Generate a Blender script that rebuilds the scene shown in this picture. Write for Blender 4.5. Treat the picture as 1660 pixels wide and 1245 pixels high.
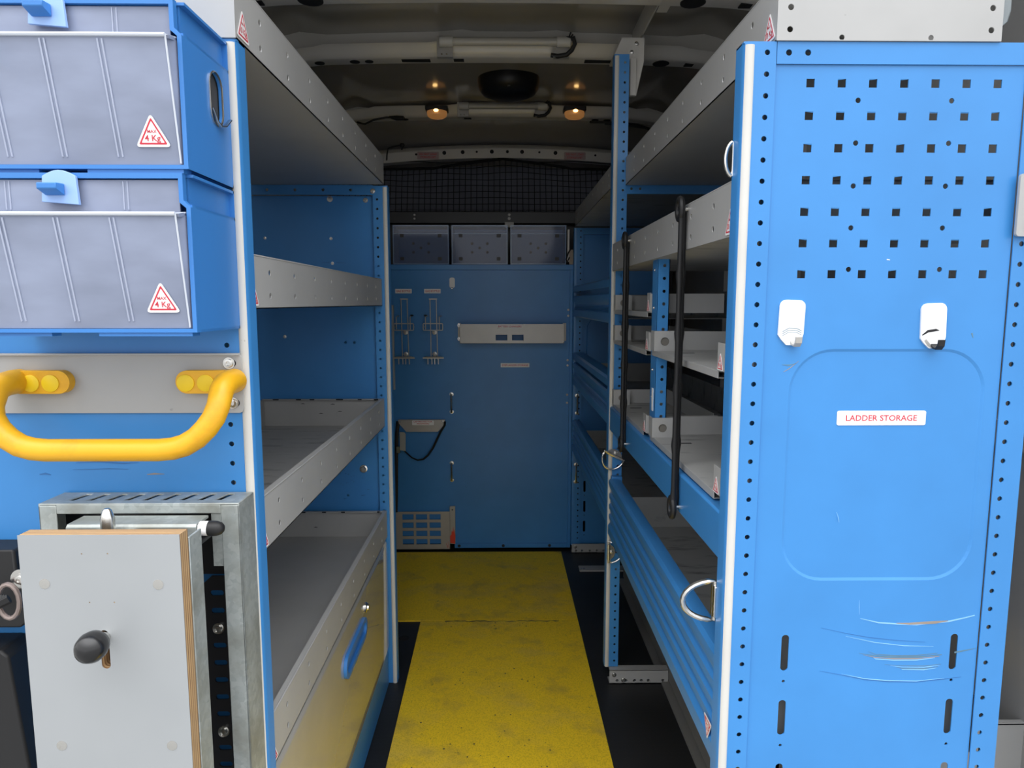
import bpy, bmesh, math, random
from mathutils import Vector, Matrix
from mathutils.geometry import tessellate_polygon
R = math.radians
for o in list(bpy.data.objects): bpy.data.objects.remove(o)
SC = bpy.context.scene
COL = SC.collection

# ------------------------------------------------------------------ camera, world, exposure
cam = bpy.data.cameras.new('camera'); co = bpy.data.objects.new('camera', cam); COL.objects.link(co)
co.location = (0, 0, 1.09); co.rotation_euler = (R(90-6.757), 0, R(-0.757))
cam.sensor_fit = 'HORIZONTAL'; cam.sensor_width = 36; cam.lens = 36*1111.4/1660
cam.clip_start = 0.02; cam.clip_end = 200
SC.camera = co
w = bpy.data.worlds.new('overcast_sky'); SC.world = w; w.use_nodes = True
wn = w.node_tree.nodes; wl = w.node_tree.links
bg = wn['Background']; bg.inputs['Strength'].default_value = 1.0
tc = wn.new('ShaderNodeTexCoord'); sx = wn.new('ShaderNodeSeparateXYZ'); cr = wn.new('ShaderNodeValToRGB')
mr = wn.new('ShaderNodeMapRange'); mr.inputs[1].default_value = -1; mr.inputs[2].default_value = 1
wl.new(tc.outputs['Generated'], sx.inputs[0]); wl.new(sx.outputs['Z'], mr.inputs[0])
wl.new(mr.outputs[0], cr.inputs[0]); wl.new(cr.outputs[0], bg.inputs['Color'])
cr.color_ramp.elements[0].position = 0.45; cr.color_ramp.elements[0].color = (0.60, 0.60, 0.60, 1)
cr.color_ramp.elements[1].position = 1.0; cr.color_ramp.elements[1].color = (6.6, 6.7, 6.9, 1)
for p_, v_ in ((0.54, 1.9), (0.70, 2.2), (0.84, 4.2), (0.93, 6.2)):
    e_ = cr.color_ramp.elements.new(p_); e_.color = (v_, v_*1.01, v_*1.03, 1)
vs = SC.view_settings
vs.view_transform = 'Standard'; vs.look = 'None'; vs.gamma = 1; vs.use_curve_mapping = False
vs.exposure = -0.34

# ------------------------------------------------------------------ materials
MATS = {}
def nodes_of(name):
    m = bpy.data.materials.new(name); m.use_nodes = True
    n = m.node_tree.nodes; return m, n, m.node_tree.links, n['Principled BSDF']
def P(b, k, v):
    if k in b.inputs: b.inputs[k].default_value = v
def c4(c): return (c[0], c[1], c[2], 1)
def ramp(n, l, fac, stops):
    r = n.new('ShaderNodeValToRGB'); l.new(fac, r.inputs[0])
    e = r.color_ramp.elements
    while len(e) < len(stops): e.new(0.5)
    for i, (p, c) in enumerate(stops): e[i].position = p; e[i].color = c4(c) if len(c) == 3 else c
    return r
def noise(n, l, scale, detail=3, rough=0.55, stretch=None, coord='Object'):
    t = n.new('ShaderNodeTexCoord'); x = n.new('ShaderNodeTexNoise')
    x.inputs['Scale'].default_value = scale; x.inputs['Detail'].default_value = detail; x.inputs['Roughness'].default_value = rough
    src = t.outputs[coord]
    if stretch:
        mp = n.new('ShaderNodeMapping'); mp.inputs['Scale'].default_value = stretch
        l.new(src, mp.inputs[0]); src = mp.outputs[0]
    l.new(src, x.inputs['Vector']); return x
def mixc(n, l, fac, a, b):
    m = n.new('ShaderNodeMix'); m.data_type = 'RGBA'
    if isinstance(fac, float): m.inputs[0].default_value = fac
    else: l.new(fac, m.inputs[0])
    for s, v in ((6, a), (7, b)):
        if isinstance(v, tuple): m.inputs[s].default_value = c4(v)
        else: l.new(v, m.inputs[s])
    return m.outputs[2]
def bump(n, l, b, h, strength=0.2, dist=0.001):
    u = n.new('ShaderNodeBump'); u.inputs['Strength'].default_value = strength; u.inputs['Distance'].default_value = dist
    l.new(h, u.inputs['Height']); l.new(u.outputs[0], b.inputs['Normal'])
def paint(name, col, rough=0.4, metal=0.0, vary=0.06, dirt=None, dscale=30, dpos=(0.68, 0.74), bscale=None, bstr=0.1, coat=0.0, spec=0.5, stretch=None):
    m, n, l, b = nodes_of(name)
    x = noise(n, l, 6, 4)
    lo = tuple(c*(1-vary) for c in col); hi = tuple(min(1, c*(1+vary)) for c in col)
    c = ramp(n, l, x.outputs['Fac'], [(0.3, lo), (0.7, hi)]).outputs[0]
    if dirt:
        d = noise(n, l, dscale, 6, 0.6, stretch)
        f = ramp(n, l, d.outputs['Fac'], [(dpos[0], (0, 0, 0)), (dpos[1], (1, 1, 1))])
        c = mixc(n, l, f.outputs[0], c, dirt)
    l.new(c, b.inputs['Base Color'])
    P(b, 'Roughness', rough); P(b, 'Metallic', metal); P(b, 'Coat Weight', coat); P(b, 'Specular IOR Level', spec)
    if bscale:
        y = noise(n, l, bscale, 2); bump(n, l, b, y.outputs['Fac'], bstr, 0.0005)
    MATS[name] = m; return m
BLUE = paint('blue_powder_coat', (0.048, 0.240, 0.585), 0.34, dirt=(0.16, 0.36, 0.78), dscale=60, dpos=(0.76, 0.80), bscale=900, bstr=0.06)
GREY = paint('grey_shelf_paint', (0.40, 0.40, 0.395), 0.42, dirt=(0.16, 0.16, 0.16), dscale=35, dpos=(0.72, 0.80), stretch=(1, .5, 1))
GREYP = paint('plain_grey_shelf_paint', (0.41, 0.41, 0.405), 0.42, dirt=(0.30, 0.30, 0.30), dscale=50, dpos=(0.76, 0.80))
GREYW = paint('worn_grey_shelf_paint', (0.40, 0.40, 0.39), 0.5, dirt=(0.07, 0.07, 0.07), dscale=14, dpos=(0.55, 0.78), stretch=(0.6, 2.2, 1))
GLOSS = paint('glossy_grey_door_paint', (0.40, 0.385, 0.35), 0.15, dirt=(0.3, 0.29, 0.27), dscale=40, dpos=(0.74, 0.8), spec=1.0, coat=1.0, stretch=(1, .4, 3))
TRIM = paint('ivory_plastic_trim', (0.60, 0.59, 0.555), 0.4, dirt=(0.35, 0.32, 0.28), dscale=60, dpos=(0.72, 0.78))
WHITE = paint('white_enamel', (0.86, 0.87, 0.88), 0.3, dirt=(0.2, 0.2, 0.2), dscale=70, dpos=(0.74, 0.77))
STICK = paint('white_vinyl', (0.88, 0.87, 0.87), 0.4, vary=0.01)
RED = paint('red_print', (0.60, 0.035, 0.06), 0.5, vary=0.01)
DRED = paint('maroon_print', (0.22, 0.02, 0.04), 0.5, vary=0.01)
CHROME = paint('zinc_plated_steel', (0.68, 0.67, 0.64), 0.25, metal=1.0, dirt=(0.4, 0.37, 0.3), dscale=90, dpos=(0.6, 0.8))
YEL = paint('yellow_plastic', (0.80, 0.42, 0.012), 0.42, vary=0.05, dirt=(0.55, 0.25, 0.01), dscale=22, dpos=(0.5, 0.85), bscale=500, bstr=0.15)
YELB = paint('bright_yellow_cap', (0.88, 0.60, 0.01), 0.45, vary=0.02)
BLACK = paint('black_rubber', (0.014, 0.014, 0.015), 0.5, bscale=300, bstr=0.2, spec=0.4)
DARK = paint('dark_plastic', (0.008, 0.008, 0.01), 0.4)
HOLE = paint('dark_recess', (0.01, 0.01, 0.012), 0.8)
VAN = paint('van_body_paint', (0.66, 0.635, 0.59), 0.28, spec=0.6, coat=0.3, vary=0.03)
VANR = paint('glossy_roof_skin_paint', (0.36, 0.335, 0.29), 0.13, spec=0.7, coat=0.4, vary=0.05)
VANW = paint('van_wall_paint', (0.36, 0.36, 0.36), 0.4, vary=0.05, dirt=(0.1, 0.1, 0.1), dscale=25, dpos=(0.7, 0.76))
CAB = paint('dark_cab_lining', (0.26, 0.27, 0.33), 0.8)
ASPH = paint('grey_asphalt', (0.20, 0.20, 0.195), 0.9, vary=0.2)
TAN = paint('bare_scraped_metal', (0.30, 0.25, 0.21), 0.5, vary=0.15)
PALE = paint('pale_blue_scrape', (0.25, 0.52, 0.88), 0.5, vary=0.1)
SCUFF = paint('dark_scuff', (0.10, 0.20, 0.27), 0.6, vary=0.3)
NAVY = paint('dark_blue_scrape', (0.03, 0.14, 0.38), 0.5, vary=0.1)
ORANGE = paint('orange_spray_paint', (0.75, 0.06, 0.03), 0.5)
ALU = paint('grey_sheet_metal', (0.46, 0.445, 0.42), 0.38, metal=0.35, vary=0.08)
PLBLUE = paint('blue_moulded_plastic', (0.042, 0.205, 0.56), 0.38, vary=0.02)
DPLB = paint('dark_blue_plastic', (0.04, 0.13, 0.38), 0.3, vary=0.02)
LBL = paint('pale_blue_latch_plastic', (0.32, 0.50, 0.85), 0.35, vary=0.03)

def galv():
    m, n, l, b = nodes_of('galvanised_steel')
    t = n.new('ShaderNodeTexCoord'); v = n.new('ShaderNodeTexVoronoi'); v.inputs['Scale'].default_value = 160
    l.new(t.outputs['Object'], v.inputs['Vector'])
    x = noise(n, l, 18, 5)
    c = ramp(n, l, v.outputs['Color'], [(0.0, (0.36, 0.40, 0.40)), (1.0, (0.50, 0.54, 0.53))]).outputs[0]
    c = mixc(n, l, ramp(n, l, x.outputs['Fac'], [(0.42, (0, 0, 0)), (0.72, (1, 1, 1))]).outputs[0], c, (0.28, 0.29, 0.26))
    l.new(c, b.inputs['Base Color']); P(b, 'Metallic', 0.45); P(b, 'Roughness', 0.42)
    return m
GALV = galv()
def board_face():
    m, n, l, b = nodes_of('grey_painted_board')
    d = noise(n, l, 26, 7, 0.7); e = noise(n, l, 5, 3)
    c = ramp(n, l, e.outputs['Fac'], [(0.3, (0.315, 0.330, 0.340)), (0.7, (0.35, 0.365, 0.375))]).outputs[0]
    c = mixc(n, l, ramp(n, l, d.outputs['Fac'], [(0.70, (0, 0, 0)), (0.73, (1, 1, 1))]).outputs[0], c, (0.55, 0.55, 0.50))
    l.new(c, b.inputs['Base Color']); P(b, 'Roughness', 0.5); return m
BOARD = board_face()
def ply():
    m, n, l, b = nodes_of('plywood_edge')
    t = n.new('ShaderNodeTexCoord'); wv = n.new('ShaderNodeTexWave'); wv.bands_direction = 'Y'
    wv.inputs['Scale'].default_value = 75; wv.inputs['Distortion'].default_value = 0.8; wv.inputs['Detail'].default_value = 3
    l.new(t.outputs['Object'], wv.inputs['Vector'])
    x = noise(n, l, 40, 4, 0.6, (1, 1, 0.2))
    c = ramp(n, l, wv.outputs['Fac'], [(0.1, (0.22, 0.12, 0.055)), (0.6, (0.50, 0.33, 0.17))]).outputs[0]
    c = mixc(n, l, ramp(n, l, x.outputs['Fac'], [(0.5, (0, 0, 0)), (0.8, (1, 1, 1))]).outputs[0], c, (0.33, 0.23, 0.13))
    l.new(c, b.inputs['Base Color']); P(b, 'Roughness', 0.7); return m
PLY = ply()
def matyellow():
    m, n, l, b = nodes_of('yellow_grip_coating')
    a = noise(n, l, 3.2, 6, 0.65, (1, 1.6, 1)); s = noise(n, l, 22, 8, 0.75); g = noise(n, l, 330, 3); k = noise(n, l, 9, 5, 0.6)
    c = mixc(n, l, ramp(n, l, a.outputs['Fac'], [(0.50, (0, 0, 0)), (0.78, (.9, .9, .9))]).outputs[0], (0.97, 0.66, 0.020), (0.66, 0.48, 0.13))
    c = mixc(n, l, ramp(n, l, k.outputs['Fac'], [(0.52, (0, 0, 0)), (0.78, (.62, .62, .62))]).outputs[0], c, (0.30, 0.21, 0.09))
    c = mixc(n, l, ramp(n, l, s.outputs['Fac'], [(0.63, (0, 0, 0)), (0.70, (1, 1, 1))]).outputs[0], c, (0.12, 0.09, 0.04))
    c = mixc(n, l, ramp(n, l, g.outputs['Fac'], [(0.38, (.45, .45, .45)), (0.52, (0, 0, 0))]).outputs[0], c, (0.45, 0.30, 0.01))
    l.new(c, b.inputs['Base Color']); P(b, 'Roughness', 0.62); bump(n, l, b, g.outputs['Fac'], 0.5, 0.001); return m
YMAT = matyellow()
def rubfloor():
    m, n, l, b = nodes_of('black_ribbed_rubber_floor')
    t = n.new('ShaderNodeTexCoord'); mp = n.new('ShaderNodeMapping'); mp.inputs['Rotation'].default_value = (0, 0, R(45)); mp.inputs['Scale'].default_value = (90, 90, 90)
    ch = n.new('ShaderNodeTexChecker'); ch.inputs['Scale'].default_value = 1
    l.new(t.outputs['Object'], mp.inputs[0]); l.new(mp.outputs[0], ch.inputs['Vector'])
    s = noise(n, l, 60, 6, 0.7); big = noise(n, l, 4, 4)
    c = ramp(n, l, big.outputs['Fac'], [(0.3, (0.008, 0.008, 0.009)), (0.75, (0.022, 0.022, 0.024))]).outputs[0]
    c = mixc(n, l, ramp(n, l, s.outputs['Fac'], [(0.74, (0, 0, 0)), (0.78, (1, 1, 1))]).outputs[0], c, (0.16, 0.16, 0.15))
    l.new(c, b.inputs['Base Color']); P(b, 'Roughness', 0.5); bump(n, l, b, ch.outputs['Fac'], 0.35, 0.001); return m
RUBF = rubfloor()
def frosted(name, col, fac, rough, transm=False, dirt=True):
    m, n, l, b = nodes_of(name)
    P(b, 'Roughness', rough); P(b, 'Specular IOR Level', 0.5)
    c = None
    if dirt:
        x = noise(n, l, 7, 4, 0.5, (1, 1, 2.5))
        c = mixc(n, l, ramp(n, l, x.outputs['Fac'], [(0.35, (0, 0, 0)), (0.8, (1, 1, 1))]).outputs[0], col, tuple(v*0.60 for v in col))
        l.new(c, b.inputs['Base Color'])
    else: b.inputs['Base Color'].default_value = c4(col)
    tr = n.new('ShaderNodeBsdfTransparent'); mx = n.new('ShaderNodeMixShader'); mx.inputs[0].default_value = fac
    l.new(tr.outputs[0], mx.inputs[1]); l.new(b.outputs[0], mx.inputs[2]); l.new(mx.outputs[0], n['Material Output'].inputs['Surface'])
    return m
FROST = frosted('milky_translucent_plastic', (0.34, 0.385, 0.52), 0.82, 0.30)
FROSTE = frosted('clear_moulded_edge', (0.64, 0.68, 0.75), 0.92, 0.25, dirt=False)
FROSTR = frosted('clear_moulded_rib', (0.55, 0.60, 0.74), 0.6, 0.3, dirt=False)
CLEAR = frosted('clear_bin_plastic', (0.22, 0.27, 0.42), 0.34, 0.06, dirt=False)
CLEARE = frosted('clear_bin_rim', (0.30, 0.42, 0.65), 0.75, 0.1, dirt=False)
def emis(name, col, st, base=(1, .8, .5)):
    m, n, l, b = nodes_of(name); b.inputs['Base Color'].default_value = c4(base)
    P(b, 'Emission Color', c4(col)); P(b, 'Emission Strength', st); P(b, 'Roughness', .2); return m
BULB = emis('glowing_bulb', (1.0, 0.62, 0.22), 5)
LENS = emis('amber_lit_lens', (1.0, 0.42, 0.12), 0.22, (0.5, 0.3, 0.15))
TUBE = frosted('unlit_tube_glass', (0.55, 0.53, 0.48), 0.9, 0.2, dirt=False)
NET = paint('black_netting', (0.004, 0.004, 0.005), 0.9)

# ------------------------------------------------------------------ mesh helpers
BASE = {}
class MB:
    def __init__(s): s.v = []; s.f = []
    def add(s, vs_, fs):
        o = len(s.v); s.v += [tuple(v) for v in vs_]; s.f += [tuple(i+o for i in f) for f in fs]; return s
    def box(s, x0, x1, y0, y1, z0, z1):
        v = [(x, y, z) for x in (x0, x1) for y in (y0, y1) for z in (z0, z1)]
        return s.add(v, [(0, 1, 3, 2), (4, 6, 7, 5), (0, 4, 5, 1), (2, 3, 7, 6), (0, 2, 6, 4), (1, 5, 7, 3)])
    def plate(s, outer, holes, O, U, V, t):
        """polygon with holes in the plane O + u U + v V, thickness t along U x V"""
        O = Vector(O); U = Vector(U); V = Vector(V); N = U.cross(V).normalized()
        loops = [list(outer)] + [list(h) for h in holes]
        l3 = [[Vector((a, b, 0)) for a, b in lp] for lp in loops]
        tris = tessellate_polygon(l3)
        flat = [p for lp in loops for p in lp]; n = len(flat)
        a = [O + U*p[0] + V*p[1] for p in flat]; b = [q + N*t for q in a]
        fs = [tuple(x) for x in tris] + [tuple(i+n for i in reversed(x)) for x in tris]
        k = 0
        for lp in loops:
            m = len(lp)
            fs += [(k+i, k+(i+1) % m, k+(i+1) % m+n, k+i+n) for i in range(m)]
            k += m
        return s.add(a+b, fs)
    def surf(s, outer, holes, O, U, V):
        O = Vector(O); U = Vector(U); V = Vector(V)
        loops = [list(outer)] + [list(h) for h in holes]
        tris = tessellate_polygon([[Vector((a, b, 0)) for a, b in lp] for lp in loops])
        return s.add([O + U*p[0] + V*p[1] for lp in loops for p in lp], [tuple(x) for x in tris])
    def ey(s, prof, y0, y1):   # profile (x,z) extruded along Y
        return s.plate(prof, [], (0, y1, 0), (1, 0, 0), (0, 0, 1), y1-y0)
    def ez(s, prof, z0, z1):   # profile (x,y) extruded along Z
        return s.plate(prof, [], (0, 0, z0), (1, 0, 0), (0, 1, 0), z1-z0)
    def ex(s, prof, x0, x1):   # profile (y,z) extruded along X
        return s.plate(prof, [], (x0, 0, 0), (0, 1, 0), (0, 0, 1), x1-x0)
    def cyl(s, p0, p1, r0, r1=None, n=16):
        return s.tube([p0, p1], [r0, r0 if r1 is None else r1], n)
    def tube(s, pts, r, n=10, closed=False, flat=1.0, up=None):
        pts = [Vector(p) for p in pts]; m = len(pts)
        rs = list(r) if isinstance(r, (list, tuple)) else [r]*m
        vs_ = []; prev = None
        for i in range(m):
            if closed: d = (pts[(i+1) % m]-pts[i-1]).normalized()
            elif i == 0: d = (pts[1]-pts[0]).normalized()
            elif i == m-1: d = (pts[-1]-pts[-2]).normalized()
            else: d = ((pts[i+1]-pts[i]).normalized()+(pts[i]-pts[i-1]).normalized()).normalized()
            if prev is None:
                a = Vector(up) if up else (Vector((0, 0, 1)) if abs(d.z) < 0.9 else Vector((1, 0, 0)))
            else: a = prev
            x = (a - d*a.dot(d)).normalized(); prev = x; y = d.cross(x)
            for k in range(n):
                t = 2*math.pi*k/n
                vs_.append(pts[i] + x*math.cos(t)*rs[i] + y*math.sin(t)*rs[i]*flat)
        fs = []
        for i in range(m if closed else m-1):
            j = (i+1) % m
            fs += [(i*n+k, i*n+(k+1) % n, j*n+(k+1) % n, j*n+k) for k in range(n)]
        if not closed: fs += [tuple(reversed(range(n))), tuple((m-1)*n+k for k in range(n))]
        return s.add(vs_, fs)
    def lathe(s, prof, c, axis=(0, 0, 1), n=24):   # prof [(r, h)]
        a = Vector(axis).normalized(); x = a.orthogonal().normalized(); y = a.cross(x); c = Vector(c)
        vs_ = []
        for r, h in prof:
            for k in range(n):
                t = 2*math.pi*k/n; vs_.append(c + a*h + (x*math.cos(t)+y*math.sin(t))*max(r, 1e-5))
        m = len(prof); fs = [(i*n+k, i*n+(k+1) % n, (i+1)*n+(k+1) % n, (i+1)*n+k) for i in range(m-1) for k in range(n)]
        fs += [tuple(reversed(range(n))), tuple((m-1)*n+k for k in range(n))]
        return s.add(vs_, fs)
    def ell(s, c, rx, ry, rz, n=20):
        v = []; f = []; m = n//2
        for i in range(m+1):
            a = math.pi*i/m
            for k in range(n):
                t = 2*math.pi*k/n
                v.append((c[0]+rx*max(math.sin(a), 1e-4)*math.cos(t), c[1]+ry*max(math.sin(a), 1e-4)*math.sin(t), c[2]+rz*math.cos(a)))
        for i in range(m): f += [(i*n+k, i*n+(k+1) % n, (i+1)*n+(k+1) % n, (i+1)*n+k) for k in range(n)]
        return s.add(v, f)
    def strip(s, pts, ws, O, U, V, t=0.0004):   # ribbon of varying width on a plane
        n = len(pts); up = []; dn = []
        for i, (a, b) in enumerate(pts):
            j = min(i+1, n-1); k = max(i-1, 0)
            dx, dy = pts[j][0]-pts[k][0], pts[j][1]-pts[k][1]; L = math.hypot(dx, dy) or 1
            w_ = ws[i] if isinstance(ws, (list, tuple)) else ws
            up.append((a-dy/L*w_/2, b+dx/L*w_/2)); dn.append((a+dy/L*w_/2, b-dx/L*w_/2))
        return s.plate(up+dn[::-1], [], O, U, V, t)
    def text(s, body, c, U, V, width=None, size=None, spacing=1.0):
        cu = bpy.data.curves.new('t', 'FONT'); cu.body = body; cu.align_x = 'CENTER'; cu.align_y = 'CENTER'; cu.size = 1
        cu.space_character = spacing; cu.resolution_u = 3; cu.offset = 0.012
        ob = bpy.data.objects.new('t', cu); COL.objects.link(ob)
        dg = bpy.context.evaluated_depsgraph_get(); me = ob.evaluated_get(dg).to_mesh()
        V2 = [v.co.copy() for v in me.vertices]; F = [tuple(p.vertices) for p in me.polygons]
        x0 = min(v.x for v in V2); x1 = max(v.x for v in V2); y0 = min(v.y for v in V2); y1 = max(v.y for v in V2)
        k = (width/(x1-x0)) if width else (size/(y1-y0))
        ky = (size/(y1-y0)) if (width and size) else k
        ob.evaluated_get(dg).to_mesh_clear(); bpy.data.objects.remove(ob); bpy.data.curves.remove(cu)
        c = Vector(c); U = Vector(U); V = Vector(V)
        return s.add([c + U*((v.x-(x0+x1)/2)*k) + V*((v.y-(y0+y1)/2)*ky) for v in V2], F)
    def build(s, name, mat, parent=None, bevel=0, smooth=35, origin=None, seg=2, recalc=True):
        if parent is not None: org = BASE[parent.name]
        elif origin is not None: org = Vector(origin)
        else:
            xs = [v[0] for v in s.v]; ys = [v[1] for v in s.v]; zs = [v[2] for v in s.v]
            org = Vector(((min(xs)+max(xs))/2, (min(ys)+max(ys))/2, min(zs)))
        me = bpy.data.meshes.new(name)
        me.from_pydata([(v[0]-org.x, v[1]-org.y, v[2]-org.z) for v in s.v], [], s.f)
        if recalc:
            bm = bmesh.new(); bm.from_mesh(me); bmesh.ops.recalc_face_normals(bm, faces=bm.faces); bm.to_mesh(me); bm.free()
        me.materials.append(mat)
        for p in me.polygons: p.use_smooth = True
        me.set_sharp_from_angle(angle=R(smooth))
        o = bpy.data.objects.new(name, me); COL.objects.link(o)
        if parent is not None: o.parent = parent
        else: o.location = org
        BASE[o.name] = org
        if bevel:
            b = o.modifiers.new('bevel', 'BEVEL'); b.width = bevel; b.segments = seg; b.limit_method = 'ANGLE'; b.angle_limit = R(40)
        return o
def tag(o, label=None, cat=None, group=None, kind=None):
    if label: o['label'] = label
    if cat: o['category'] = cat
    if group: o['group'] = group
    if kind: o['kind'] = kind
    return o
def thing(name, label, cat, loc, group=None):
    o = bpy.data.objects.new(name, None); COL.objects.link(o); o.location = loc; o.empty_display_size = 0.02
    BASE[o.name] = Vector(loc); return tag(o, label, cat, group)
def struct(mb, name, mat, **k): return tag(mb.build(name, mat, **k), kind='structure')
def circ(x, y, r, n=12): return [(x+r*math.cos(2*math.pi*i/n), y+r*math.sin(2*math.pi*i/n)) for i in range(n)]
def rect(x0, x1, y0, y1): return [(x0, y0), (x1, y0), (x1, y1), (x0, y1)]
def rrect(x0, x1, y0, y1, r, n=6):
    o = []
    for cx, cy, a0 in ((x1-r, y1-r, 0), (x0+r, y1-r, 90), (x0+r, y0+r, 180), (x1-r, y0+r, 270)):
        o += [(cx+r*math.cos(R(a0+90*i/n)), cy+r*math.sin(R(a0+90*i/n))) for i in range(n+1)]
    return o
def offs(poly, d):   # crude inward offset about the centroid direction (convex)
    cx = sum(p[0] for p in poly)/len(poly); cy = sum(p[1] for p in poly)/len(poly)
    return [(cx+(x-cx)*d, cy+(y-cy)*d) for x, y in poly]
XU = (1, 0, 0); ZU = (0, 0, 1); YU = (0, 1, 0)
def bolt(parent, c, axis, r=0.006, h=0.003, name='bolt', mat=None):
    m = MB().lathe([(r*1.35, 0), (r*1.35, h*0.35), (r, h*0.36), (r*.95, h), (r*.5, h*1.1), (r*.45, h*.8), (1e-5, h*.8)], c, axis, 14)
    return m.build(name, mat or CHROME, parent)
def warn(parent, c, U, V, size, lines, name='warning_sticker'):
    """white triangle with a red border; size = width; c = centre of the base line"""
    U = Vector(U); V = Vector(V); N = U.cross(V); c = Vector(c); h = size*0.9
    def tri(k, rr=0.07):
        a, b, cc = (-size/2, 0), (size/2, 0), (0, h); cx, cy = 0, h*0.36
        pts = [(cx+(x-cx)*k, cy+(y-cy)*k) for x, y in (a, b, cc)]
        out = []
        for i in range(3):
            p = Vector(pts[i]); q = Vector(pts[i-1]); s = Vector(pts[(i+1) % 3]); d = size*rr
            p1 = p+(q-p).normalized()*d; p2 = p+(s-p).normalized()*d
            for t in (0, .25, .5, .75, 1):
                out.append(tuple(p1*(1-t)**2+p*2*t*(1-t)+p2*t*t))
        return out
    st = MB().plate(tri(1.0, .13), [], c, U, V, 0.0005).build(name, STICK, parent, recalc=True)
    m = MB(); m.plate(tri(0.80, .05), [tri(0.655, .03)], c+N*0.0005, U, V, 0.0002)
    for body, cy, wd in lines: m.text(body, c+N*0.0008+V*(h*cy), U, V, width=size*wd)
    m.build('red_print', RED, st, recalc=False)
    return st
def sign(label, c, w_, h, text, U=XU, V=ZU, group=None, parent=None, name='sign', tw=0.8, mat=None, th=None):
    U = Vector(U); V = Vector(V); N = U.cross(V); c = Vector(c)
    m = MB().plate(rrect(-w_/2, w_/2, -h/2, h/2, min(w_, h)*0.12, 3), [], c, U, V, 0.0006)
    st = m.build(name, mat or STICK, parent)
    if parent is None: tag(st, label, 'sign', group)
    t = MB()
    if isinstance(text, str): text = [(text, 0, tw, th or h*.42)]
    for body, dy, k, hh in text: t.text(body, c+N*0.0008+V*dy, U, V, width=w_*k, size=hh)
    t.build('lettering', RED, st, recalc=False)
    return st

# ------------------------------------------------------------------ the van shell
struct(MB().box(-30, 30, -30, 30, -0.75, -0.65), 'ground', ASPH)
fl = struct(MB().box(-0.84, 0.84, 0.66, 3.7, -0.05, 0.0), 'floor', RUBF)
def zc(y):
    pts = [(0.6, 1.84), (1.7, 1.880), (2.12, 1.888), (2.93, 1.900), (3.3, 1.855), (3.75, 1.75)]
    for (a, p), (b, q) in zip(pts, pts[1:]):
        if y <= b: t = (y-a)/(b-a); return p+(q-p)*t
    return pts[-1][1]
def drop(x):
    a = abs(x); return 0.045*x*x + (1.3*(a-0.6)**2 if a > 0.6 else 0)
def roof(name, mat, dz):
    m = MB(); xs = [-0.84+1.68*i/42 for i in range(43)]; ys = [0.84+2.86*i/40 for i in range(41)]
    def sw(x, y):   # long pressed swages between ribs
        s = 0
        for cx in (-0.13, 0.15): s += 0.006*math.exp(-((x-cx)/0.035)**2)
        for cx in (-0.60, 0.60): s += 0.012*math.exp(-((x-cx)/0.05)**2)
        return s
    v = [(x, y, zc(y)-drop(x)+sw(x, y)+dz) for y in ys for x in xs]
    v += [(x, y, zc(y)-drop(x)+0.04+dz) for y in ys for x in xs]
    n = len(xs); k = len(xs)*len(ys); f = []
    for j in range(len(ys)-1):
        for i in range(n-1):
            a = j*n+i; f.append((a, a+1, a+n+1, a+n)); f.append((k+a, k+a+n, k+a+n+1, k+a+1))
    for i in range(n-1): f.append((i, k+i, k+i+1, i+1)); a = (len(ys)-1)*n+i; f.append((a, a+1, k+a+1, k+a))
    for j in range(len(ys)-1): a = j*n; f.append((a, a+n, k+a+n, k+a)); a = j*n+n-1; f.append((a, k+a, k+a+n, a+n))
    m.add(v, f); return struct(m, name, mat, smooth=50)
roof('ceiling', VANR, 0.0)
wl_ = MB().box(-0.90, -0.82, 0.84, 3.7, 0, 1.80); struct(wl_, 'wall_left', VANW)
wr_ = MB().box(0.82, 0.90, 0.84, 3.7, 0, 1.80)
for y in (1.3, 1.9, 2.5): wr_.box(0.80, 0.82, y, y+0.08, 0.05, 1.7)
wr_.box(0.805, 0.82, 0.9, 3.2, 0.86, 0.90)
struct(wr_, 'wall_right', VANW)
struct(MB().box(-0.84, 0.84, 3.62, 3.70, 0, 1.80), 'wall_front', CAB)
struct(MB().box(-0.82, 0.82, 3.33, 3.36, 0, 1.505), 'wall_bulkhead', DARK, bevel=0.003)
# rear corner pillars
struct(MB().box(0.78, 0.90, 0.76, 0.84, 0, 1.84), 'trim_1', VAN, bevel=0.01)
struct(MB().box(-0.90, -0.78, 0.76, 0.84, 0, 1.84), 'trim_2', VAN, bevel=0.01)
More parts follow.
